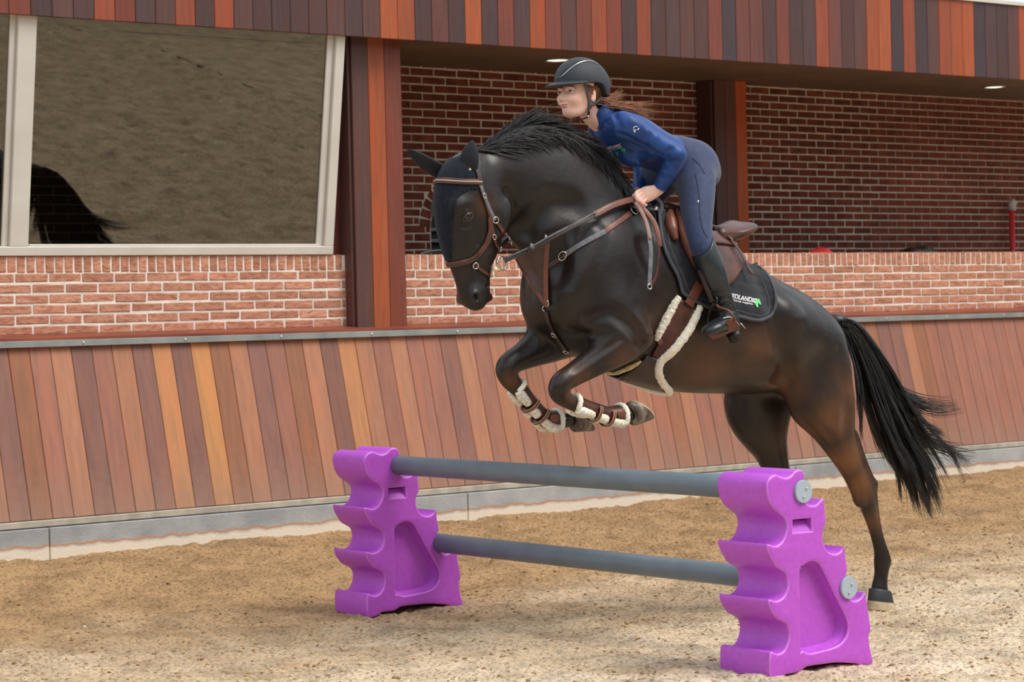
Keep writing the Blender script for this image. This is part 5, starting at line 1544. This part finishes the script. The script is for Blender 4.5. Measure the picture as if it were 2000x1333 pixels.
SHIN = limb([(1366, 468, -.305, .058, .056), (1374, 488, -.325, .056, .056), (1388, 522, -.345, .058, .056), (1400, 556, -.352, .050, .048), (1414, 592, -.352, .040, .037), (1422, 612, -.352, .037, .034)])
FOOT = limb([(1426, 624, -.352, .040, .034), (1430, 640, -.35, .034, .034)]), limb([(1428, 630, -.352, .038, .034), (1412, 634, -.36, .033, .038), (1396, 640, -.368, .026, .042), (1386, 645, -.374, .018, .034)])
BF = Field((6.20, 7.45, 1.20), (7.75, 8.80, 2.75), 0.0075)
for st in (TORSO, NECKR, ARM_N, ARM_F, THIGH, mirows(THIGH), SHIN, mirows(SHIN), FOOT[0], FOOT[1], mirows(FOOT[0]), mirows(FOOT[1])):
    dd = .004 if st is NECKR else (.024 if st is TORSO else .018)
    BF.chain([[*q[:3], max(q[3] - dd, .012), max(q[4] - dd, .012)] for q in st], 0.02, n=5)
bv_, bq_ = BF.surf(2)
# head, modelled finer
HR = Field((6.20, 7.93, 2.12), (6.70, 8.31, 2.62), 0.003)
HR.ell(hp(1143, 166, 0), (.098, .076, .098), k=.01)
HR.ell(hp(1124, 188, 0), (.066, .061, .076), (1, 0, .1), k=.03)
HR.ell(hp(1119, 205, 0), (.046, .045, .040), k=.03)
HR.ell(hp(1111, 219, 0), (.024, .026, .018), k=.025)
HR.chain([[*hp2(1147, 203, -.050), .014, .014], [*hp2(1133, 218, -.034), .012, .012], [*hp(1114, 222, 0), .014, .014], [*hp2(1133, 218, .034), .012, .012], [*hp2(1147, 203, .050), .014, .014]], .03, side=(0, 0, 1))
HR.chain([[*hp(1104, 174, 0), .008, .008], [*hp(1100, 183, 0), .0090, .009], [*hp(1096, 191, 0), .0105, .0095]], .012)
HR.ell(hp(1097.5, 193, 0), (.011, .011, .009), k=.006)
for s in (-1, 1):
    HR.ell(hp2(1103, 195, s * .012), (.009, .0065, .006), k=.007)
    HR.ell(hp2(1119, 191, s * .036), (.028, .020, .022), k=.03)
    HR.ell(hp2(1160, 187, s * .078), (.017, .009, .029), (1, 0, -.15), k=.006)                     # ear
    HR.ell(hp2(1158, 186, s * .088), (.009, .007, .017), (1, 0, -.15), k=.005, sub=True)
    HR.ell(hp2(1101, 198, s * .009), (.005, .004, .003), k=.003, sub=True)
HR.ell(hp(1101.5, 204, 0), (.011, .019, .0052), k=.008)
HR.ell(hp(1103, 209, 0), (.011, .017, .0060), k=.008)
HR.chain([[*hp2(1108, 206.8, -.022), .0020, .002], [*hp(1096.5, 206.6, 0), .0024, .0022], [*hp2(1108, 206.8, .022), .0020, .002]], .004, side=(0, 0, 1), sub=True)
HR.chain([[*hp(1146, 205, 0), .048, .044], [*hp(1153, 220, 0), .048, .044], [*hp(1168, 238, 0), .052, .048]], .03)
B0 = bvh_of(*HR.surf(1))
EYE = {}
for s in (-1, 1):
    L_, N_ = hit(1113, 178, B0)
    if s > 0: L_ = mir(L_)
    EYE[s] = L_ + np.array([.006, -s * -.004, 0])
    HR.ell(L_ + np.array([-.002, 0, 0]), (.010, .0155, .0085), (1, s * -.35, 0), (0, 1, 0), k=.012, sub=True)
    HR.chain([[*(L_ + np.array([-.004, -s * .016, .013])), .006, .005], [*(L_ + np.array([-.002, 0, .016])), .006, .005], [*(L_ + np.array([.010, s * .016, .013])), .005, .005]], .010, side=(0, 0, 1))
hv2, hq2 = HR.surf(2)
# hands
def hand(q, s):
    """fist on the rein: q maps px, py, dy to world"""
    c = q(1262, 382, -.165)
    lo = c - .12; hi = c + .12
    Fh = Field(lo, hi, 0.0025)
    S = (0, 1, 0)
    Fh.chain([[*q(1290, 367, -.19), .022, .027], [*q(1280, 374, -.178), .020, .027], [*q(1266, 379, -.168), .017, .034], [*q(1254, 382, -.158), .016, .032]], .008, S)
    fing = [((1252, 371, -.165), (1243, 377, -.175), (1242, 386, -.178), (1248, 391, -.165)),
            ((1254, 378, -.170), (1245, 385, -.185), (1246, 393, -.184), (1252, 395, -.168)),
            ((1257, 384, -.172), (1250, 391, -.188), (1252, 398, -.184), (1258, 398, -.168)),
            ((1262, 389, -.172), (1256, 395, -.184), (1258, 401, -.180), (1263, 400, -.167))]
    for k, f in enumerate(fing):
        r = (.0090, .0092, .0088, .0078)[k]
        Fh.chain([[*q(*f[0]), r, r], [*q(*f[1]), r, r], [*q(*f[2]), r * .95, r * .95], [*q(*f[3]), r * .85, r * .85]], .003, S, n=5)
    Fh.chain([[*q(1272, 372, -.16), .012, .012], [*q(1258, 372, -.150), .011, .011], [*q(1244, 378, -.150), .0095, .0095], [*q(1236, 384, -.155), .008, .008]], .006, S, n=5)
    return Fh.surf(2)
hn1 = hand(hp, -1)
hn2v, hn2q = hn1[0].copy(), hn1[1][:, ::-1]
off = hp(1250, 374, .13) - mir(hp(1287, 369, -.185))
hn2v = mir(hn2v) + off
parts_v = [bv_, hv2, hn1[0], hn2v]; parts_q = [bq_, hq2, hn1[1], hn2q]
o_ = 0; allq = []
for v_, q_ in zip(parts_v, parts_q): allq.append(q_ + o_); o_ += len(v_)
np_mesh('body', np.concatenate(parts_v), np.concatenate(allq), M['skin'], person)
# shirt
TF = Field((6.30, 7.60, 1.85), (7.50, 8.70, 2.60), 0.006)
TF.chain(TORSO[1:], .02, n=6)
for arm in (ARM_N, ARM_F): TF.chain(arm, .03, n=6)
for s in (-1, 1): TF.ell(hp2(1240, 306, s * .07), (.065, .055, .045), (1, 0, .3), k=.06)
# folds
def fold(pts, r, depth, k, sub=True):
    st = []
    for p in pts:
        L, N = hit(p[0], p[1], TB)
        c = L + N * ((r - depth) if sub else (depth - r)); st.append([*c, r, r])
    TF.chain(st, k, sub=sub, n=8)
TB = bvh_of(*TF.surf(1))
for pts, r, d_, k_ in (([(1210, 262), (1238, 275), (1268, 292), (1292, 306)], .014, .012, .014), ([(1252, 252), (1256, 262), (1252, 274)], .010, .006, .012),
                       ([(1270, 262), (1262, 278), (1268, 290)], .012, .005, .014), ([(1312, 292), (1302, 300), (1304, 312)], .012, .008, .014),
                       ([(1322, 312), (1312, 318), (1302, 314)], .012, .004, .012), ([(1316, 328), (1306, 332), (1296, 330)], .012, .004, .012), ([(1306, 346), (1298, 348), (1290, 346)], .011, .0035, .012),
                       ([(1200, 222), (1206, 236), (1212, 250)], .012, .006, .014), ([(1186, 226), (1190, 244), (1192, 262)], .012, .005, .016),
                       ([(1225, 300), (1245, 308), (1262, 322)], .014, .005, .018), ([(1250, 300), (1268, 312), (1280, 330)], .014, .006, .018), ([(1236, 232), (1242, 244), (1240, 252)], .010, .005, .012)):
    fold(pts, r, d_, k_)
for pts, r, d_, k_ in (([(1216, 220), (1236, 234), (1250, 250)], .02, .004, .02), ([(1282, 268), (1272, 282)], .014, .004, .016), ([(1324, 302), (1328, 300)], .02, .006, .02)):
    fold(pts, r, d_, k_, False)
# neck opening and cuffs
ax_ = TF.axes((0, 0, 0), TF.n)
def capcut(p, n, rad):
    """cut with a plane inside a ball only"""
    p = np.array(p); n = np.array(n, float); n /= np.linalg.norm(n)
    X, Y, Z = ax_[0][:, None, None] - p[0], ax_[1][None, :, None] - p[1], ax_[2][None, None, :] - p[2]
    d = X * n[0] + Y * n[1] + Z * n[2]; b = np.sqrt(X * X + Y * Y + Z * Z) - rad
    TF.a = np.maximum(TF.a, -np.maximum(-d, b).astype(np.float32))
wr = np.array(ARM_N[-1][:3]) - np.array(ARM_N[-2][:3]); capcut(hp(1288, 368, -.187), wr, .07)
wr2 = np.array(ARM_F[-1][:3]) - np.array(ARM_F[-2][:3]); capcut(ARM_F[-1][:3], wr2, .07)
sv_, sq_ = TF.surf(2)
np_mesh('shirt', sv_, sq_, M['shirt'], person)
SHB = bvh_of(sv_, sq_)
# collar: standing band round the neck, open zip at the front
ring0, ring1 = [], []
ncol = 28
c_lo, c_hi = hp(1178, 238, 0), hp(1161, 214, 0)
axn = c_hi - c_lo; axn /= np.linalg.norm(axn); fw = np.array([-1.0, 0, -.4]); fw -= axn * (fw @ axn); fw /= np.linalg.norm(fw); sd_ = np.cross(axn, fw)
vs, fs = [], []
for k in range(ncol + 1):
    a = math.radians(18 + 324 * k / ncol)
    d = fw * math.cos(a) * .064 + sd_ * math.sin(a) * .066
    drop = max(0, math.cos(a)) ** 3
    vs += [c_lo + d * 1.12 + axn * (-.02 - .035 * drop) , c_hi + d * 0.98 + axn * (.012 - .05 * drop)]
for k in range(ncol): fs.append((2 * k, 2 * k + 2, 2 * k + 3, 2 * k + 1))
o = mesh('collar', vs, fs, M['shirt'], person, True); md = o.modifiers.new('t', 'SOLIDIFY'); md.thickness = .006
zp, zn = surf_path([(1153, 256), (1158, 264), (1163, 272), (1167, 280)], 5, .002, SHB); ribbon('zip', zp, zn, .006, .002, M['strap'], person)
wrn = wr / np.linalg.norm(wr)
for c0, wv, r_ in ((np.array(hp(1288.5, 367, -.1875)), wrn, .031), (np.array(ARM_F[-1][:3]), wr2 / np.linalg.norm(wr2), .031)):
    torus('cuff', c0, wv, r_ - .003, .0045, M['shirt'], person, 22)
text_on('NEDLANDIC', 'lettering', (1187, 292), (1214, 285), 5.5, M['white_print'], person, SHB, .003, 0.01)
text_on('quality horse supplies', 'lettering', (1190, 296), (1215.5, 287.5), 2.2, M['white_print'], person, SHB, .003)
for pts, m_ in (([(1193, 299), (1197, 297), (1200, 301), (1199, 308), (1196, 305)], 'green_dark'), ([(1202, 297), (1209, 295), (1208, 299), (1210, 304), (1207, 304)], 'green_dark'), ([(1212, 292), (1218, 288), (1222, 292), (1221, 298), (1217, 296)], 'green_dark')):
    poly_on(pts, 'horse_head_print', M[m_], person, SHB, .003)
for arc in ([(1236.5, 251), (1238, 248), (1241, 247), (1245, 247.5)], [(1237, 253), (1238.5, 256), (1240, 259)], [(1240, 252), (1241, 257)], [(1244, 254), (1248, 250), (1246, 253.5)]):
    P, N = surf_path(arc, 4, .002, SHB); ribbon('sleeve_print', P, N, .0034, .0008, M['white_print'], person)
# breeches
RF = Field((6.75, 7.55, 1.55), (7.60, 8.70, 2.35), 0.006)
RF.chain(limb([(1312, 306, 0, .094, .133), (1330, 315, 0, .108, .155), (1348, 328, 0, .108, .155)]), .02, n=6)
for st in (THIGH, mirows(THIGH)): RF.chain(st, .05, n=6)
for s in (-1, 1): RF.ell(hp(1358, 322, s * .075), (.085, .085, .10), (1, 0, -.6), k=.05)
vv, qq = RF.surf(2)
np_mesh('breeches', vv, qq, M['breech'], person); BRB = bvh_of(vv, qq)
P, N = surf_path([(1352, 310), (1366, 322), (1376, 340)], 5, .001, BRB); ribbon('seam', P, N, .003, .001, M['navy_cloth'], person)
P, N = surf_path([(1358, 340), (1364, 370), (1366, 400), (1368, 430), (1374, 452), (1382, 464)], 6, .0008, BRB); ribbon('seam', P, N, .003, .001, M['navy_cloth'], person)
L, N = hit(1364, 394, BRB)
bm = bmesh.new(); bmesh.ops.create_uvsphere(bm, u_segments=10, v_segments=6, radius=.006); bmesh.ops.scale(bm, vec=(1, .4, 1), verts=bm.verts); bmesh.ops.translate(bm, verts=bm.verts, vec=L + N * .001); bm_obj('button', bm, M['white_print'], person, True)
# belt line
# boots
def riding_boot(s):
    f = (lambda st: st) if s < 0 else mirows
    Fb = Field((6.95, 7.60, 1.15), (7.75, 7.95, 1.95), 0.005) if s < 0 else Field((6.95, 8.29, 1.15), (7.75, 8.64, 1.95), 0.005)
    Fb.chain(f([[*q[:3], q[3] + .006, q[4] + .006] for q in SHIN]), .015, n=6)
    Fb.chain(f([[*q[:3], q[3] + .005, q[4] + .005] for q in FOOT[0]]), .02, n=5)
    Fb.chain(f([[*q[:3], q[3] + .005, q[4] + .004] for q in FOOT[1]]), .02, n=6)
    # slanted top edge, higher at the back of the knee
    n_ = hp(1356, 466, -.3) - hp(1374, 486, -.3)
    p_ = hp(1371, 476, -.31)
    if s > 0: p_ = mir(p_)
    Fb.cut(p_, (n_[0], 0, n_[2]))
    if s < 0:
        TB2 = bvh_of(*Fb.surf(1))
        for pts, dep in (([(1398, 590), (1410, 586), (1424, 580)], .006), ([(1404, 602), (1416, 597), (1430, 594)], .006), ([(1396, 574), (1410, 570)], .004), ([(1408, 612), (1420, 606), (1434, 606)], .006)):
            st = []
            for p in pts:
                L, N = hit(p[0], p[1], TB2); st.append([*(L + N * (.01 - dep)), .01, .01])
            Fb.chain(st, .010, sub=True, n=6)
    v_, q_ = Fb.surf(2)
    b = np_mesh('riding_boot', v_, q_, M['boot'], person)
    g = (lambda p: p) if s < 0 else mir
    # sole and heel
    sol = [g(hp(*p)) for p in ((1384, 652, -.374), (1398, 650, -.370), (1414, 646, -.360), (1428, 650, -.352))]
    o = tube('sole', catmull(sol, 5), np.interp(np.linspace(0, 1, 16), [0, .3, .7, 1], [.022, .036, .030, .026]), M['black'], None, 12, 0.25, (0, 0, 1)); o.parent = b; o.matrix_parent_inverse = b.matrix_world.inverted()
    o = tube('heel', [g(hp(1430, 648, -.35)), g(hp(1437, 664, -.349))], [.032, .030], M['black'], None, 14); o.parent = b; o.matrix_parent_inverse = b.matrix_world.inverted()
    sp = catmull([g(hp(*p)) for p in ((1412, 622, -.398), (1428, 620, -.395), (1442, 628, -.37), (1446, 632, -.352), (1442, 628, -.33), (1428, 620, -.31))], 5)
    o = tube('spur', sp, .0035, M['chrome'], None, 6); o.parent = b; o.matrix_parent_inverse = b.matrix_world.inverted()
    o = tube('spur_neck', [g(hp(1446, 632, -.352)), g(hp(1456, 642, -.352))], .003, M['chrome'], None, 6); o.parent = b; o.matrix_parent_inverse = b.matrix_world.inverted()
riding_boot(-1); riding_boot(1)
# face details
for s in (-1, 1):
    c = EYE[s]
    bm = bmesh.new(); bmesh.ops.create_uvsphere(bm, u_segments=16, v_segments=10, radius=.0118); bmesh.ops.translate(bm, verts=bm.verts, vec=c); bm_obj('eye', bm, M['eye_white'], person, True)
    bm = bmesh.new(); bmesh.ops.create_uvsphere(bm, u_segments=14, v_segments=8, radius=.0062); bmesh.ops.scale(bm, vec=(.5, 1, 1), verts=bm.verts)
    bmesh.ops.translate(bm, verts=bm.verts, vec=c + np.array([-.0100, -.003, -.001])); bm_obj('iris', bm, M['iris'], person, True)
    lid = [c + np.array([-.0105 + .006 * t * t, .0145 * t, .0058 - .004 * t * t]) for t in np.linspace(-1, 1, 9)]
    tube('eyelid', lid, .0026, M['skin'], person, 6); tube('eyelash', [p + np.array([-.0025, 0, -.0018]) for p in lid], .0011, M['iris'], person, 5)
    lid = [c + np.array([-.0095 + .006 * t * t, .0145 * t, -.0062 + .003 * t * t]) for t in np.linspace(-1, 1, 9)]
    tube('eyelid', lid, .0024, M['skin'], person, 6)
    tube('eyebrow', catmull([c + np.array([-.016, -s * .016, .0195]), c + np.array([-.014, 0, .0225]), c + np.array([-.001, s * .017, .018])], 5), .0018, M['brow'], person, 5)
HBV2 = bvh_of(hv2, hq2)
for z0, h_, w_ in ((204.7, .0030, .025), (208.6, .0036, .021)):
    vs, fs = [], []
    n_ = 12
    for i in range(n_ + 1):
        t = -1 + 2 * i / n_
        for j in range(4):
            v_ = (j / 3 - .5) * 2
            hh = h_ * math.sqrt(max(0, 1 - t * t)) * v_
            p = hp(1090, z0, 0) + np.array([0, w_ * t, hh])
            loc, nn, _, _ = HBV2.ray_cast(Vector(p) + Vector((-.05, 0, 0)), Vector((1, 0, 0)))
            vs.append(np.array(loc) + np.array(nn) * .0007 if loc is not None else p)
    for i in range(n_):
        for j in range(3): fs.append((i * 4 + j, i * 4 + 4 + j, i * 4 + 5 + j, i * 4 + 1 + j))
    mesh('lip', vs, fs, M['lip'], person, True)
# helmet
EF = Field((6.22, 7.95, 2.28), (6.80, 8.29, 2.72), 0.004)
HC = hp(1135, 161, 0)
EF.ell(HC, (.134, .105, .114), (1, 0, -.06), k=.01)
EF.ell(HC + np.array([.042, 0, -.025]), (.094, .097, .095), k=.03)
ax_e = EF.axes((0, 0, 0), EF.n)
def zc(px, py): return hp(px, py, 0)
xs_ = [zc(1070, 0)[0] - .1, zc(1085, 171)[0], zc(1110, 168)[0], zc(1140, 166)[0], zc(1150, 168)[0], zc(1160, 190)[0], zc(1200, 196)[0]]
zs_ = [zc(1085, 172)[2], zc(1085, 171)[2], zc(1110, 167)[2], zc(1138, 165)[2], zc(1149, 170)[2], zc(1158, 188)[2], zc(1170, 194)[2]]
cutz = np.interp(ax_e[0], xs_, zs_)
EF.a = np.maximum(EF.a, (cutz[:, None, None] - ax_e[2][None, None, :]).astype(np.float32) * .8)
ev, eq = EF.surf(2)
hel = np_mesh('helmet', ev, eq, M['helmet'], person); HEB = bvh_of(ev, eq)
def sub(o, par): o.parent = par; o.matrix_parent_inverse = par.matrix_world.inverted(); return o
# peak
vs, fs = [], []; n_ = 22
cz_ = hp(1128, 167, 0)
for i in range(n_ + 1):
    a = math.radians(-78 + 156 * i / n_)
    inn = cz_ + np.array([-.128 * math.cos(a) + .012, .106 * math.sin(a), .012])
    ext = .052 * math.cos(a) ** .8
    out = inn + np.array([-ext, ext * .15 * math.sin(a), -.016 * math.cos(a) - .004])
    vs += [inn, out, out + np.array([0, 0, -.005]), inn + np.array([0, 0, -.010])]
for i in range(n_):
    for k in range(4): fs.append((4 * i + k, 4 * i + (k + 1) % 4, 4 * i + 4 + (k + 1) % 4, 4 * i + 4 + k))
sub(mesh('peak', vs, fs, M['helmet'], None, True), hel)
P, N = surf_path([(1096, 151), (1104, 144), (1116, 133), (1130, 124), (1144, 120), (1158, 121), (1166, 126)], 6, .0012, HEB)
sub(ribbon('piping', P, N, .0042, .003, M['chrome'], None), hel)
P2, N2 = surf_path([(1094, 147), (1103, 140), (1116, 129), (1130, 120.5), (1142, 117.5)], 6, .0008, HEB)
sub(ribbon('panel', P2, N2, np.interp(np.linspace(0, 1, len(P2)), [0, .3, 1], [.012, .016, .012]), .002, M['helmet_gloss'], None), hel)
P3, N3 = surf_path([(1107, 138), (1118, 128), (1131, 119.5), (1138, 117)], 6, .0008, HEB); sub(ribbon('piping', P3, N3, .002, .002, M['strap'], None), hel)
P4, N4 = surf_path([(1082, 158), (1100, 160), (1120, 158), (1140, 159)], 6, .0006, HEB); sub(ribbon('rim', P4, N4, .003, .0015, M['helmet_gloss'], None), hel)
for k_ in range(4):
    P5, N5 = surf_path([(1085 + 2.6 * k_, 152.2 - .6 * k_), (1086.6 + 2.6 * k_, 151.8 - .6 * k_)], 3, .0012, HEB); sub(ribbon('badge', P5, N5, .0045, .0012, M['grey'], None), hel)
def hs(name, pts, w): return sub(ribbon(name, catmull([hp(*p) for p in pts], 6), np.tile(np.array([-.3, -.95, 0.]), (6 * (len(pts) - 1) + 1, 1)), w, .003, M['strap'], None), hel)
hs('strap', [(1143, 164, -.087), (1146, 178, -.083), (1149, 193, -.078), (1150, 206, -.072), (1150, 214, -.066)], .013)
hs('strap', [(1176, 191, -.085), (1166, 199, -.080), (1156, 206, -.074), (1151, 212, -.068)], .012)
sub(tube('buckle', [hp(1150, 214, -.066), hp(1149, 228, -.058)], .006, M['helmet_gloss'], None, 8), hel)
sub(tube('buckle', [hp(1149, 226, -.060), hp(1148, 229, -.058)], .009, M['chrome'], None, 8), hel)
chin = catmull([hp2(1148, 229, -.056), hp2(1136, 233, -.04), hp(1120, 233, 0), hp2(1136, 233, .04), hp2(1148, 229, .056)], 6)
sub(tube('chin_strap', chin, .007, M['helmet_gloss'], None, 8, .5), hel)
sub(ribbon('strap', catmull([mir(hp(*p)) for p in ((1143, 164, -.087), (1146, 178, -.083), (1150, 206, -.072), (1148, 229, -.056))], 6), np.tile(np.array([-.3, .95, 0.]), (19, 1)), .013, .003, M['strap'], None), hel)
# hair: at the nape and flying ponytail
strands = []
for i in range(420):
    r = random.random()
    p0 = np.array([random.uniform(1166, 1182), random.uniform(190, 204)]); d0 = random.gauss(0, .035)
    if r < .12: p3 = np.array([random.uniform(1200, 1225), random.uniform(172, 200)]); mid = np.array([1188, 198])
    elif r < .75: p3 = np.array([random.uniform(1225, 1275), random.uniform(214, 250)]); mid = np.array([1200, random.uniform(204, 212)])
    else: p3 = np.array([random.uniform(1240, 1292), random.uniform(196, 240)]); mid = np.array([1205, random.uniform(200, 210)])
    P = []
    for t in np.linspace(0, 1, 10):
        x = (1 - t) ** 2 * p0 + 2 * t * (1 - t) * mid + t * t * p3 + np.array([0, 3 * math.sin(6 * t + i) * t])
        q = hp(x[0], x[1], d0 * (1 - .3 * t) + .02 * math.sin(i) * t)
        loc, nn, _, _ = SHB.find_nearest(Vector(q))
        if (Vector(q) - loc).dot(nn) < .006: q = np.array(loc + nn * (.006 + .004 * (i % 4)))
        P.append(q)
    strands.append(smooth_line(np.array(P), 1))
for i in range(260):        # hair under the helmet around the ear
    s = -1 if i % 2 else 1
    a = np.array([random.uniform(1140, 1172), 166]); b = np.array([random.uniform(1164, 1178), random.uniform(186, 202)])
    P = [hp2(*(a * (1 - t) + b * t), s * (.070 + .012 * math.sin(math.pi * t) - .02 * max(0, (a[0] * (1 - t) + b[0] * t - 1164) / 14))) for t in np.linspace(0, 1, 6)]
    strands.append(np.array(P))
hairmesh('hair', strands, .0016, M['brown_hair'], person, 'ginger brown ponytail flying behind')

# ================================================================== small things on the gallery
hose = thing('standpipe', (16.77, 14.1, 1.25), 'red pipe with white tap head on the gallery wall at the right edge', 'pipe')
tube('pipe', [(16.77, 14.12, 1.25), (16.77, 14.12, 2.36)], .026, M['red'], hose, 12)
tube('tap_head', [(16.775, 14.12, 2.35), (16.78, 14.12, 2.42), (16.80, 14.10, 2.44)], [.036, .040, .03], M['frame'], hose, 12)
for x_, w_, m_, nm, lb in ((float(onY(1598, 490, 13.2)[0]), .13, 'red', 'red_cap', 'red rounded top of something behind the parapet'), (float(onY(1796, 488, 13.2)[0]), .22, 'black', 'black_bag', 'black rounded top of something behind the parapet')):
    t = thing(nm, (x_, 13.2, 1.25), lb, 'gallery item')
    bm = bmesh.new(); bmesh.ops.create_uvsphere(bm, u_segments=20, v_segments=12, radius=1); bmesh.ops.scale(bm, vec=(w_, .14, .10), verts=bm.verts)
    for v in bm.verts: v.co.z += .012 * math.sin(v.co.x * 30)
    bmesh.ops.translate(bm, verts=bm.verts, vec=(x_, 13.2, 1.872 if m_ == 'red' else 1.885)); bm_obj('top', bm, M[m_], t, True)
    bm = bmesh.new(); bmesh.ops.create_cone(bm, cap_ends=True, segments=16, radius1=w_ * .8, radius2=w_ * .95, depth=.6); bmesh.ops.translate(bm, verts=bm.verts, vec=(x_, 13.2, 1.56)); bm_obj('body', bm, M[m_], t, True)
cb = tag(tube('cable', catmull([(9.02, 12.72, 1.915), (9.12, 12.72, 1.938), (9.25, 12.70, 1.945), (9.35, 12.74, 1.95), (9.5, 12.70, 1.93), (9.55, 12.75, 1.922)], 8), .012, M['black']), 'black cable lying on the brick parapet behind the horse head', 'cable')
